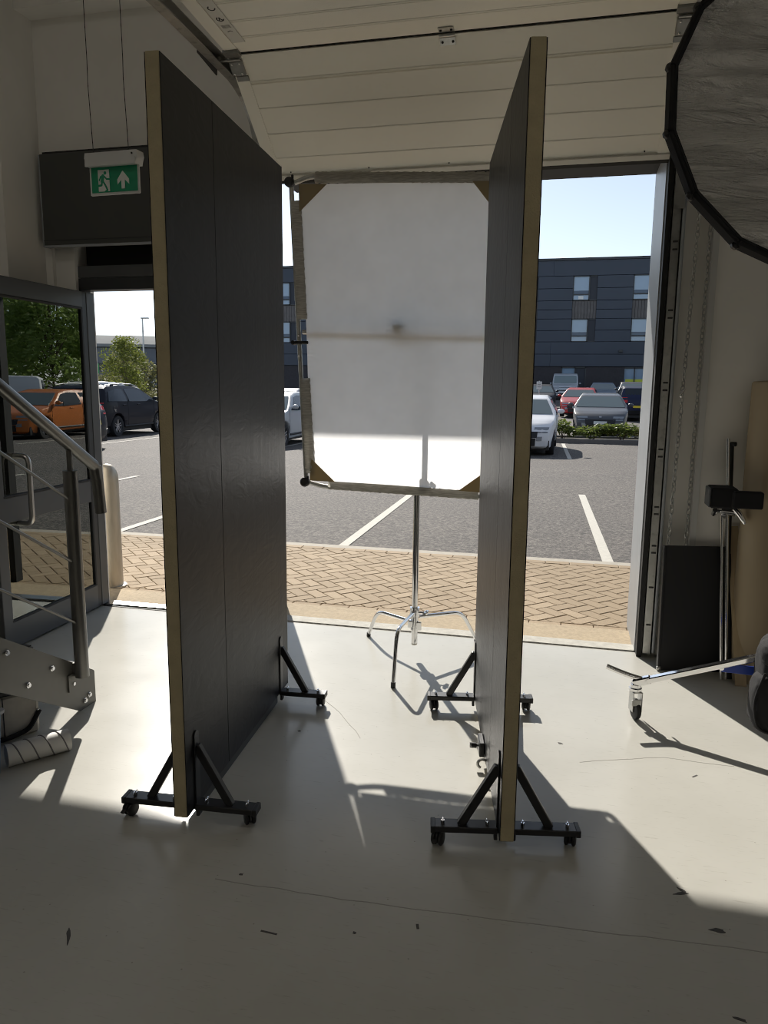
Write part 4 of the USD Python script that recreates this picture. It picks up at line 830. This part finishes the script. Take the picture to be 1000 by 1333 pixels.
def tree(p, leafmat, seed, h, w, trunk, n, size, clumps=26):
    r = np.random.default_rng(seed); cs, rs, br = [], [], []
    br.append(tube([V(0, 0, 0), V(.03, .02, trunk * .6), V(0, .04, trunk), V(.05, 0, h * .75)], [.03 * h / 3, .024 * h / 3, .02 * h / 3, .006], 8))
    for k in range(clumps):
        f = (k + .5) / clumps; z = trunk + (h - trunk) * (.05 + .9 * f); rad = w * math.sin(math.pi * min(.95, .22 + .72 * f)) ** .8; a = k * 2.4 + r.uniform(-.4, .4); q = V(math.cos(a) * rad * r.uniform(.35, .85), math.sin(a) * rad * r.uniform(.35, .85), z + r.uniform(-.05, .05) * h)
        cs.append(q); rs.append(V(1, 1, .85) * w * r.uniform(.26, .42)); br.append(tube([V(0, 0, trunk * .9 + (z - trunk) * .35), q * .6 + V(0, 0, z * .36), q], [.010 * h / 3, .007 * h / 3, .003], 5))
    part(p, 'foliage', leaves(cs, rs, n, size, seed + 1), leafmat, kind='stuff', smooth=False); part(p, 'trunk', join(*br), 'bark')
tp1 = proto('young_tree_proto', lambda p: tree(p, 'leaf_tree', 41, 3.4, 1.25, .95, 3600, .075))
tp2 = proto('bush_proto', lambda p: tree(p, 'leaf_olive', 43, 1.9, 1.2, .1, 2600, .07, 18))
tp3 = proto('large_tree_proto', lambda p: tree(p, 'leaf_deep', 47, 9.5, 3.2, 1.2, 9000, .17, 34))
def far(px, d):
    """a spot on the car park seen at column px, d metres along the view; used once to set out the planting"""
    q = d * (FW + (px - 500) / FPIX * RT); return float(q[0]), float(q[1])
x, y = far(172, 40); copy_of(tp1, 'young_tree', (x, y, gz(y) + .1), 20, (1.0, 1.0, 1.12), 'young yellow green tree standing behind the parked cars at the left', 'tree')
for k, (px, d, s, lab) in enumerate(((148, 44, 1.05, 'olive green bush left of the young tree behind the silver people carrier'), (198, 45, 1.4, 'olive green bush right of the young tree beside the tan foam edge'), (189, 41.5, .55, 'small rounded bush low in front of the young tree, right of the people carrier'), (206, 39, .62, 'small bush behind the black car bonnet at the far right of the doorway view'), (124, 48, 1.0, 'olive bush beneath the green sign board'), (174, 50, 1.7, 'tall olive bush directly behind the young tree'))):
    x, y = far(px, d); copy_of(tp2, 'bush', (x, y, gz(y) - .05), k * 77, (s, s, s), lab, 'bush')
for k in range(8):
    x, y = 18 + 6.2 * (k % 5) + (3.0 if k > 4 else 0), 36.0 + 1.5 * (k % 2) + (9 if k > 4 else 0)
    copy_of(tp3, 'large_tree', (x, y, 0), k * 61, (1.0, 1.0, .9 + .12 * ((k * 5) % 4)), 'tall dense green tree seen only as a reflection in the open glass door', 'tree', 'trees reflected in the glass door')

# ------------------------------------------------------------------ dark three storey building opposite
BY = 66.0; zg = .45
bd = thing('office_building', 'dark navy panel clad three storey building across the car park', 'building', (-8, BY + 6, zg))
bx0, bx1, roof = -29.0, 16.0, 11.70
part(bd, 'wall', bx(bx0, bx1, BY + .30, BY + 14, zg - .8, roof - .15), 'cladding_dark')
part(bd, 'parapet', bx(bx0 - .1, bx1 + .1, BY - .06, BY + .4, roof - .18, roof), 'frame_dark')
cols = [-26.3] + [-.42 + 4.70 * k for k in range(-4, 4)]                     # left edge of each window bay
wu, wl_ = (8.35, 10.30), (5.05, 6.90)                               # sill and head heights of the two rows
CWm, GW = 1.92, 1.25
edges = [bx0] + [e_ for c in cols for e_ in (c, c + CWm)] + [bx1]
def clad(x0, x1, z0, z1, m='cladding'):
    if x1 - x0 > .05: part(bd, 'cladding_panel', cbox(((x0 + x1) / 2, BY + .16, (z0 + z1) / 2), (x1 - x0 - .006, .28, z1 - z0 - .03), bev=.010), m)
zs = [3.05, 4.05, wl_[0], 5.97, wl_[1], 7.63, wu[0], 9.32, wu[1], roof - .18]
vis = [e_ for e_ in edges]
for a, b in zip(edges[0::2], edges[1::2]):
    if b < -30 or a > 9: clad(a, b, wl_[0], wu[1]); continue
    for z0, z1 in zip(zs[2:-1], zs[3:-1]): clad(a, b, z0, z1)
for a, b in zip(np.linspace(bx0, bx1, 6), np.linspace(bx0, bx1, 6)[1:]):
    for z0, z1 in ((3.05, 4.05), (4.05, wl_[0]), (wu[1], roof - .18)): clad(a, b, z0, z1)
for c in cols:
    vis_ = -30 < c < 9
    if vis_:
        for k in range(8): part(bd, 'timber_board', cbox((c + CWm * (k + .5) / 8, BY + .20, (wl_[1] + wu[0]) / 2), (CWm / 8 - .02, .12, wu[0] - wl_[1] - .04), bev=.008), 'timber_grey')
    else: clad(c, c + CWm, wl_[1], wu[0], 'timber_grey')
    for z0, z1 in (wl_, wu):
        w = part(bd, 'window', join(bx(c, c + .07, BY + .06, BY + .26, z0, z1), bx(c + GW, c + GW + .09, BY + .06, BY + .26, z0, z1), bx(c, c + CWm, BY + .06, BY + .26, z1 - .07, z1), bx(c, c + CWm, BY + .06, BY + .26, z0, z0 + .07), bx(c, c + GW, BY + .08, BY + .26, z0 + .42, z0 + .52), bx(c, c + CWm, BY + .24, BY + .3, z0, z1)), 'frame_dark')
        part(w, 'pane', bx(c + .07, c + GW, BY + .13, BY + .15, z0 + .52 + .26, z1 - .07), 'pane_sky_blue'); part(w, 'desk_panel', bx(c + .07, c + GW, BY + .13, BY + .15, z0 + .52, z0 + .775), 'pane_dark'); part(w, 'pane', bx(c + .07, c + GW, BY + .13, BY + .15, z0 + .07, z0 + .42), 'pane_sky_blue')
        part(w, 'infill_panel', bx(c + GW + .09, c + CWm, BY + .14, BY + .2, z0 + .07, z1 - .07), 'cladding_dark')
        if abs(c + .42) < .1 and z0 > 8: part(w, 'notice', bx(c + .45, c + .85, BY + .115, BY + .125, z0 + .1, z0 + .38), 'plate_white')
bwall = [bx(bx0, -1.05, BY + .10, BY + .34, zg - .8, 3.02), bx(.95, 4.0, BY + .10, BY + .34, zg - .8, 3.02), bx(5.6, bx1, BY + .10, BY + .34, zg - .8, 3.02)]
for b in bwall: part(bd, 'brick_base', b, 'brick_dark')
dr = part(bd, 'entrance', join(bx(-1.05, -.98, BY + .1, BY + .3, zg, 3.02), bx(.88, .95, BY + .1, BY + .3, zg, 3.02), bx(-1.05, .95, BY + .1, BY + .3, 2.92, 3.02), bx(.02, .09, BY + .1, BY + .3, zg, 3.02)), 'frame_dark')
part(dr, 'door_pane', bx(-.98, .02, BY + .2, BY + .22, zg + .1, 2.92), 'pane_sky_blue'); part(dr, 'door_pane', bx(.09, .88, BY + .2, BY + .22, zg + .1, 2.92), 'cladding_dark')
gw = part(bd, 'ground_window', join(bx(4.0, 5.6, BY + .12, BY + .3, 2.9, 3.02), bx(4.0, 5.6, BY + .12, BY + .3, 1.1, 1.2), bx(4.75, 4.83, BY + .12, BY + .3, 1.1, 3.0)), 'frame_dark')
part(gw, 'yellow_stripe', bx(4.1, 5.5, BY + .185, BY + .195, 1.45, 2.05), 'yellow_green'); part(gw, 'pane', bx(4.0, 5.6, BY + .2, BY + .22, 1.2, 2.9), 'pane_sky_blue')  # yellow-green patch set just before the pane
part(bd, 'security_light', cbox((3.6, BY - .05, 4.3), (.3, .25, .22), bev=.03), 'frame_dark')

# low grey warehouse far away on the left
wx, wy = far(150, 118)
wh = thing('warehouse', 'long grey warehouse with pale shallow roof beyond the trees at the left', 'building', (wx, wy, 0))
wa = math.radians(22); wux, wuy = V(math.cos(wa), math.sin(wa), 0), V(-math.sin(wa), math.cos(wa), 0); wc = V(wx, wy, 0)
for k in range(-6, 7): part(wh, 'wall_bay', cbox(wc + wux * (k * 6.0) + wuy * 10 + V(0, 0, 3.3), (5.94, 20, 6.2), [wux, wuy, (0, 0, 1)]), 'warehouse_grey')
part(wh, 'roof', extrude(loop((-.4, 6.5), (10, 8.3), (20.4, 6.5), (20.4, 6.9), (10, 8.75), (-.4, 6.95)), 80, wc - wux * 40, wuy, (0, 0, 1), wux), 'warehouse_roof')
part(wh, 'window_band', cbox(wc + wuy * .0 + V(0, 0, 3.6), (74, .2, 1.1), [wux, wuy, (0, 0, 1)]), 'frame_dark')

x, y = far(126, 75)
sg = thing('sign_board', 'green roadside sign board on two posts with a yellow top panel, far left', 'sign', (x, y, gz(y)))
for s in (-.8, .8): part(sg, 'post', rod((x + s, y, gz(y)), (x + s, y, 2.6), .05, 10), 'galv')
part(sg, 'green_board', cbox((x, y - .08, 2.65), (2.3, .06, .95), bev=.02), 'sign_board_green'); part(sg, 'yellow_panel', cbox((x - .45, y - .08, 3.55), (1.2, .06, .85), bev=.02), 'yellow_green'); part(sg, 'pale_strip', cbox((x - .35, y - .115, 3.25), (.9, .01, .3)), 'plate_white')
x, y = far(196, 70)
lp = thing('lamp_post', 'slim grey street lamp rising above the warehouse roof at the left', 'street lamp', (x, y, gz(y)))
part(lp, 'pole', rod((x, y, gz(y)), (x, y, 7.0), .09, 12, .06), 'galv'); part(lp, 'lamp_head', cbox((x + .25, y, 7.0), (.75, .22, .10), bev=.03), 'galv')
x, y = far(695, 43)
ps = thing('parking_sign', 'small white notice on a post beyond the white hatchback', 'sign', (x, y, gz(y)))
part(ps, 'post', rod((x, y, gz(y)), (x, y, 1.75), .03, 10), 'galv'); part(ps, 'plate', cbox((x, y - .05, 1.5), (.28, .02, .42), bev=.008), 'plate_white'); part(ps, 'print', join(*[cbox((x, y - .063, 1.62 - k * .07), (.18, .004, .02)) for k in range(4)]), 'ink')
b0 = V(-3.405, 5.06, -.03)
t = thing('door_bollard', 'stainless steel guard post with slanted top just outside the glass door', 'bollard', b0)
m = lathe([(0, 0), (.085, 0), (.085, .83), (.082, .868), (.072, .902), (.055, .930), (.032, .948), (.0, .953)], b0, (0, 0, 1), 32)
part(t, 'post', m, 'bollard_steel'); part(t, 'base_ring', lathe([(.085, 0), (.11, 0), (.11, .012), (.085, .012)], b0, (0, 0, 1), 32), 'steel_brushed')

# ------------------------------------------------------------------ cars
PROF = {   # side outlines (x forward, z up) of the painted body from the rear sill round the roof to the front sill; glass lines; wheels
 'hatch': dict(L=4.36, W=1.82, H=1.48, pts=[(-2.05, .24), (-2.15, .40), (-2.16, .62), (-2.10, .92), (-1.98, 1.06), (-1.62, 1.38), (-1.30, 1.455), (-.7, 1.485), (-.1, 1.47), (.30, 1.40), (.72, 1.17), (1.08, .985), (1.55, .90), (1.92, .79), (2.12, .64), (2.18, .46), (2.14, .26), (2.02, .20)],
    ws=(.36, 1.368, 1.02, 1.015), rw=(-1.94, 1.09, -1.64, 1.365), side=[(-1.55, 1.03), (-1.42, 1.30), (-1.0, 1.385), (-.1, 1.40), (.26, 1.345), (.92, .985), (.4, .965)], pil=(-.72, -.62), wh=(-1.32, 1.33), r=.325),
 'suv': dict(L=4.5, W=1.80, H=1.64, pts=[(-2.12, .32), (-2.24, .50), (-2.24, .80), (-2.18, 1.06), (-2.10, 1.14), (-1.82, 1.53), (-1.55, 1.60), (-.8, 1.635), (0, 1.62), (.42, 1.55), (.85, 1.30), (1.20, 1.115), (1.7, 1.03), (2.05, .90), (2.20, .70), (2.24, .50), (2.18, .32)],
    ws=(.48, 1.505, 1.14, 1.145), rw=(-2.06, 1.18, -1.84, 1.50), side=[(-1.85, 1.13), (-1.66, 1.46), (-1.2, 1.53), (-.1, 1.54), (.36, 1.48), (1.02, 1.12), (.4, 1.09)], pil=(-.80, -.68), wh=(-1.38, 1.38), r=.345),
 'mpv': dict(L=4.6, W=1.83, H=1.70, pts=[(-2.15, .28), (-2.27, .48), (-2.28, .9), (-2.22, 1.15), (-2.0, 1.58), (-1.7, 1.67), (-.8, 1.70), (0, 1.68), (.5, 1.58), (1.1, 1.26), (1.55, 1.06), (1.95, .95), (2.2, .76), (2.29, .5), (2.24, .28)],
    ws=(.56, 1.535, 1.48, 1.085), rw=(-2.19, 1.2, -2.02, 1.54), side=[(-1.95, 1.12), (-1.82, 1.5), (-1.3, 1.58), (0, 1.59), (.45, 1.50), (1.25, 1.10), (.5, 1.05)], pil=(-.75, -.65), wh=(-1.4, 1.42), r=.33),
 'van': dict(L=5.0, W=1.95, H=1.97, pts=[(-2.4, .30), (-2.48, .5), (-2.48, 1.2), (-2.42, 1.85), (-2.25, 1.94), (0, 1.97), (.85, 1.95), (1.15, 1.84), (1.62, 1.34), (1.85, 1.16), (2.25, 1.02), (2.42, .82), (2.48, .5), (2.42, .28)],
    ws=(1.20, 1.79, 1.78, 1.215), rw=(-2.475, 1.25, -2.43, 1.78), side=[(.38, 1.15), (.40, 1.72), (.92, 1.74), (1.12, 1.66), (1.62, 1.18)], pil=(-9, -9), wh=(-1.55, 1.55), r=.34)}
def car(style, label, x, y, heading, col, plate='plate_white', plate_r='plate_yellow', rails=False, group=None, sc_=1.0):
    P = PROF[style]; W2, H, L = P['W'] / 2, P['H'], P['L']; xm = L / 2; zb = P['side'][0][1]
    t = thing('parked_van' if style == 'van' else 'parked_car', label, 'van' if style == 'van' else 'car', (x, y, gz(y) - .0), heading, group, local=True)
    def half(px, pz):
        w = W2 * (1 - .16 * np.clip(np.abs(px) / xm - .55, 0, 1) ** 1.6 / .45 ** 1.6)
        up = np.clip((pz - zb) / (H - zb), 0, 1); w = w * (1 - (.10 if style == 'van' else .30) * up ** 1.1)
        lo = np.clip((.50 - pz) / .3, 0, 1); return w * (1 - .05 * lo) * (1 + .015 * np.exp(-((pz - .72) / .18) ** 2))
    def nose(px, v): return px - np.sign(px) * .20 * np.clip((np.abs(px) - xm + .75) / .75, 0, 1) * np.abs(v) ** 2.6
    def warp(m, off=0.0):
        v = m.vertices.copy(); k = v[:, 1] / W2
        v2 = np.c_[nose(v[:, 0], k), k * half(v[:, 0], v[:, 2]), v[:, 2]]; return trimesh.Trimesh(v2, m.faces, process=False)
    poly = Polygon(P['pts'])
    for wx_ in P['wh']: poly = poly.difference(Point(wx_, P['r'] - .005).buffer(P['r'] + .055, 24))
    rx = .09
    shp = poly.buffer(-.02).buffer(.04).buffer(-.02).simplify(.003)
    ring = np.array(shp.exterior.segmentize(.16).coords)[:-1]; ctr_ = shp.buffer(-.035, join_style=2)
    def inset(p):
        q = shp.buffer(-.03).exterior; return np.array(q.interpolate(q.project(Point(*p))).coords[0])
    rin = np.array([inset(p) for p in ring]); ysk = np.linspace(-.955, .955, 11); vs, F = [], []
    layers = [(rin, -1.0)] + [(ring, q) for q in ysk] + [(rin, 1.0)]; n_ = len(ring)
    for R_, q in layers: vs += [[p[0], q * W2, p[1]] for p in R_]
    for k_ in range(len(layers) - 1):
        for i in range(n_): F.append((k_ * n_ + i, k_ * n_ + (i + 1) % n_, (k_ + 1) * n_ + (i + 1) % n_, (k_ + 1) * n_ + i))
    vs, F = list(vs), [list(f) for f in meshkit.arrays((np.array(vs), np.array(F)))[1]]
    core_ = Polygon(rin).buffer(0)
    for ix in np.arange(-2.6, 2.6, .26):
        for iz in np.arange(.1, 2.1, .14):
            cell = core_.intersection(sbox(ix, iz, ix + .26, iz + .14))
            for g_ in (cell.geoms if hasattr(cell, 'geoms') else [cell]):
                if g_.geom_type != 'Polygon' or g_.area < 1e-5: continue
                tv, tf = trimesh.creation.triangulate_polygon(g_)
                for s in (-1, 1):
                    o_ = len(vs); vs += [[p[0], s * W2, p[1]] for p in tv]; F += [[o_ + q for q in (f if s < 0 else f[::-1])] for f in tf]
    m = trimesh.Trimesh(np.array(vs), np.array(F)); m.merge_vertices(); m.fix_normals()
    part(t, 'body', warp(m), col, smooth=50)
    part(t, 'underbody', bx(-xm + .25, xm - .25, -W2 * .86, W2 * .86, .16, .40), 'car_trim')
    def strip(p, q, y0, y1, off, n=8):
        """a patch on the body between outline points p and q, across y0..y1 (fractions of the half width), standing off by off"""
        p, q = V(*p), V(*q); nrm = V(-(q - p)[1], (q - p)[0]); nrm /= np.linalg.norm(nrm)
        if nrm @ V((p[0] + q[0]) / 2, (p[1] + q[1]) / 2 - .6) < 0: nrm = -nrm
        ss, ys = np.linspace(0, 1, 4), np.linspace(y0, y1, n); vs = []
        for o in (off, off - .05):
            for s in ss:
                for yy in ys: a = p + (q - p) * s + nrm * o; vs.append([a[0], yy * W2, a[1]])
        a = np.arange(4 * n).reshape(4, n); F = []
        for i in range(3):
            for j in range(n - 1): F.append([a[i, j], a[i, j + 1], a[i + 1, j + 1], a[i + 1, j]])
        b = a + 4 * n; F += [[q_[3], q_[2], q_[1], q_[0]] for q_ in [[b[i, j], b[i, j + 1], b[i + 1, j + 1], b[i + 1, j]] for i in range(3) for j in range(n - 1)]]
        bd_ = list(a[0, :]) + list(a[1:, -1]) + list(a[-1, -2::-1]) + list(a[-2:0:-1, 0])
        for i, j in zip(bd_, bd_[1:] + bd_[:1]): F.append([j, i, i + 4 * n, j + 4 * n])
        vvv, fff, _ = meshkit.arrays((np.array(vs), np.array(F))); mm = trimesh.Trimesh(vvv, fff); mm.fix_normals(); return warp(mm)
    def front(z0, z1, y0, y1, off=.012):
        xs = [q for q in P['pts'] if q[0] > 0]; zs_ = np.array([q[1] for q in xs]); xx = np.array([q[0] for q in xs]); o_ = np.argsort(zs_)
        return strip((np.interp(z0, zs_[o_], xx[o_]), z0), (np.interp(z1, zs_[o_], xx[o_]), z1), y0, y1, off)
    def rear(z0, z1, y0, y1, off=.012):
        xs = [q for q in P['pts'] if q[0] < 0]; zs_ = np.array([q[1] for q in xs]); xx = np.array([q[0] for q in xs]); o_ = np.argsort(zs_)
        return strip((np.interp(z0, zs_[o_], xx[o_]), z0), (np.interp(z1, zs_[o_], xx[o_]), z1), y0, y1, off)
    a = P['ws']; part(t, 'windscreen', strip((a[0], a[1]), (a[2], a[3]), -.90, .90, .008, 12), 'screen_sky_glass')
    a = P['rw']; part(t, 'rear_window', strip((a[0], a[1]), (a[2], a[3]), -.82, .82, .008, 10), 'car_glass')
    sg_ = Polygon(P['side']).buffer(.0)
    pieces = [sg_.intersection(sbox(-9, 0, P['pil'][0], 9)), sg_.intersection(sbox(P['pil'][1], 0, 9, 9))] if P['pil'][0] > -5 else [sg_]
    for s in (-1, 1):
        for pc in pieces:
            pc = pc.buffer(-.012)
            if pc.is_empty: continue
            g2 = trimesh.creation.extrude_polygon(pc, .03); v = g2.vertices; g2 = trimesh.Trimesh(np.c_[v[:, 0], (v[:, 2] - .015), v[:, 1]], g2.faces)
            vv, ff = trimesh.remesh.subdivide_to_size(g2.vertices, g2.faces, .5, 6); yy = vv[:, 1].copy()
            g2 = trimesh.Trimesh(np.c_[vv[:, 0], s * (half(vv[:, 0], vv[:, 2]) * .998 + yy * .7), vv[:, 2]], ff); g2.fix_normals(); part(t, 'side_window', g2, 'car_glass')
        zl = P['pts'][[q[0] > 1.9 for q in P['pts']].index(True)][1]
        part(t, 'headlamp', front(zl - .20, zl - .07, s * .52, s * .95), 'lamp_clear')
        part(t, 'tail_lamp', rear(.86 if style != 'van' else 1.0, 1.06 if style not in ('suv', 'van') else (1.10 if style == 'suv' else 1.4), s * .62, s * .97), 'lamp_red')
        part(t, 'fog_lamp', front(.40, .50, s * .62, s * .80), 'lamp_clear')
        mx_ = a0 = P['side'][-2][0] - .06; my = half(np.array(mx_), np.array(zb)); mr = part(t, 'mirror', ball((mx_ - .03, s * (my + .11), zb + .06), (.07, .095, .062), 2), col if style != 'suv' else 'car_trim')
        part(mr, 'mirror_glass', cbox((mx_ - .098, s * (my + .11), zb + .06), (.012, .14, .085), bev=.004), 'car_glass')
        for hx in ((-1.0, -.05) if style != 'van' else (.45,)): part(t, 'door_handle', cbox((hx, s * (half(np.array(hx), np.array(zb - .12)) + .012), zb - .12), (.19, .03, .03), bev=.008), col)
        for dx_ in ((P['pil'][0] + .05, 1.0) if style != 'van' else (.3, 1.35)): 
            hz_ = np.linspace(.36, zb, 5); part(t, 'door_gap', tube([V(dx_, s * (half(np.array(dx_), np.array(q)) * 1.0 + .001), q) for q in hz_], .006, 5), 'car_trim')
        part(t, 'sill_trim', tube([V(q, s * (half(np.array(q), np.array(.33)) - .01), .33) for q in np.linspace(P['wh'][0] + .42, P['wh'][1] - .42, 6)], .035, 8), 'car_trim')
        for wx_ in P['wh']:
            c = V(wx_, s * (W2 - .115), P['r']); r = P['r']
            wl2 = part(t, 'wheel', lathe([(r * .66, -.10), (r * .94, -.10), (r, -.06), (r, .06), (r * .94, .10), (r * .66, .10)], c, (0, s, 0), 28), 'tyre')
            rim_ = [lathe([(r * .62, -.05), (r * .68, -.05), (r * .69, .085), (r * .63, .088), (r * .61, .05)], c, (0, s, 0), 28), lathe([(0, .075), (.05, .075), (.06, .05), (0, .02)], c, (0, s, 0), 14)]
            for k in range(5):
                an = k * 2 * np.pi / 5 + .3; u = V(math.cos(an), 0, math.sin(an)); w_ = V(-math.sin(an), 0, math.cos(an))
                for o_ in (-.022, .022): rim_.append(bar(c + V(0, s * .062, 0) + w_ * o_, c + V(0, s * .072, 0) + u * r * .64 + w_ * o_ * 1.8, .028, .03, w_, .004))
            part(wl2, 'alloy_rim', join(*rim_), 'alloy'); part(wl2, 'wheel_well', lathe([(0, -.02), (r * .62, -.02), (r * .62, -.06), (0, -.06)], c, (0, s, 0), 20), 'car_trim')
    part(t, 'grille', front(.47 if style != 'van' else .64, .62 if style != 'van' else .90, -.64 if style != 'van' else -.66, .64 if style != 'van' else .66), 'car_trim'); part(t, 'lower_grille', front(.27, .46, -.60, .60), 'car_trim')
    part(t, 'front_plate', front(.46, .56, -.28, .28, .025), plate); part(t, 'rear_plate', rear(.62, .73, -.28, .28, .022), plate_r); part(t, 'rear_bumper_trim', rear(.34, .50, -.85, .85, .03), 'car_trim')
    part(t, 'nose_emblem', front(.675 if style != 'van' else .88, .715 if style != 'van' else .93, -.05, .05, .02), 'alloy')
    if rails:
        for s in (-1, 1):
            zr = np.array([H - .06, H - .015, H, H - .015, H - .10]); xr = np.array([-1.65, -1.2, -.6, 0, .42]); rp = part(t, 'roof_rail', tube([V(a_, s * W2 * .66, b_ + .045) for a_, b_ in zip(xr, zr)], .020, 8), 'galv', label='silver roof rail')
            part(rp, 'rail_foot', join(*[cbox((a_, s * W2 * .66, b_ + .01), (.16, .045, .07), bev=.01) for a_, b_ in zip(xr[1::2], zr[1::2])]), 'car_trim')
    return t
PI = math.pi; N, S_ = PI / 2, -PI / 2
car('suv', 'black sport utility car with silver roof rails seen through the left doorway', -15.05, 23.05, N + .06, 'car_black', rails=True)
car('hatch', 'dark car with red tail lamp cut off by the edge of the glass door', -13.62, 16.7, PI, 'car_black')
car('mpv', 'silver people carrier roof showing behind the black sport utility car', -20.7, 30.9, N - .15, 'car_silver')
car('hatch', 'pale car peeping out beyond the bonnet of the black sport utility car', -16.6, 32.5, S_, 'car_white')
car('hatch', 'silver hatchback showing its flank in the gap left of the diffusion frame', -8.48, 20.9, S_, 'car_silver')
car('hatch', 'silver car with glinting windscreen behind the silver hatchback left of the diffusion frame', -12.1, 31.2, S_, 'car_steel')
car('hatch', 'white hatchback parked nose out beside the right foam panel', -1.30, 21.15, S_, 'car_white')
car('hatch', 'dark car far back between the white hatchback and the white van', -1.95, 48.0, S_, 'car_black')
car('hatch', 'grey hatchback facing out behind the clipped shrubs', .98, 28.95, S_ - .02, 'car_grey')
car('hatch', 'red hatchback parked behind the grey hatchback', .40, 41.8, S_ - .08, 'car_red')
car('van', 'silver white van parked nose out by the dark building entrance', -.62, 62.3, S_, 'car_silver')
car('hatch', 'blue grey saloon behind the red hatchback, near the dark building', 1.95, 54.5, S_, 'car_blue')
car('suv', 'dark grey estate car far right behind the navy car', 3.55, 49.8, S_, 'car_grey')
car('suv', 'navy car parked facing away at the right beside the grey hatchback', 2.98, 39.9, N, 'car_navy')
car('hatch', 'orange hatchback seen as a reflection in the open glass door', 9.1, 22.0, S_, 'car_orange')
car('van', 'pale van seen as a reflection at the left of the open glass door', 14.6, 25.8, S_ + .9, 'car_white')
car('suv', 'dark blue sport utility car seen as a reflection near the hinge of the glass door', 9.9, 26.4, N, 'car_navy', rails=True)
car('mpv', 'grey people carrier seen as a reflection behind the orange hatchback', 12.6, 31.5, N, 'car_silver')
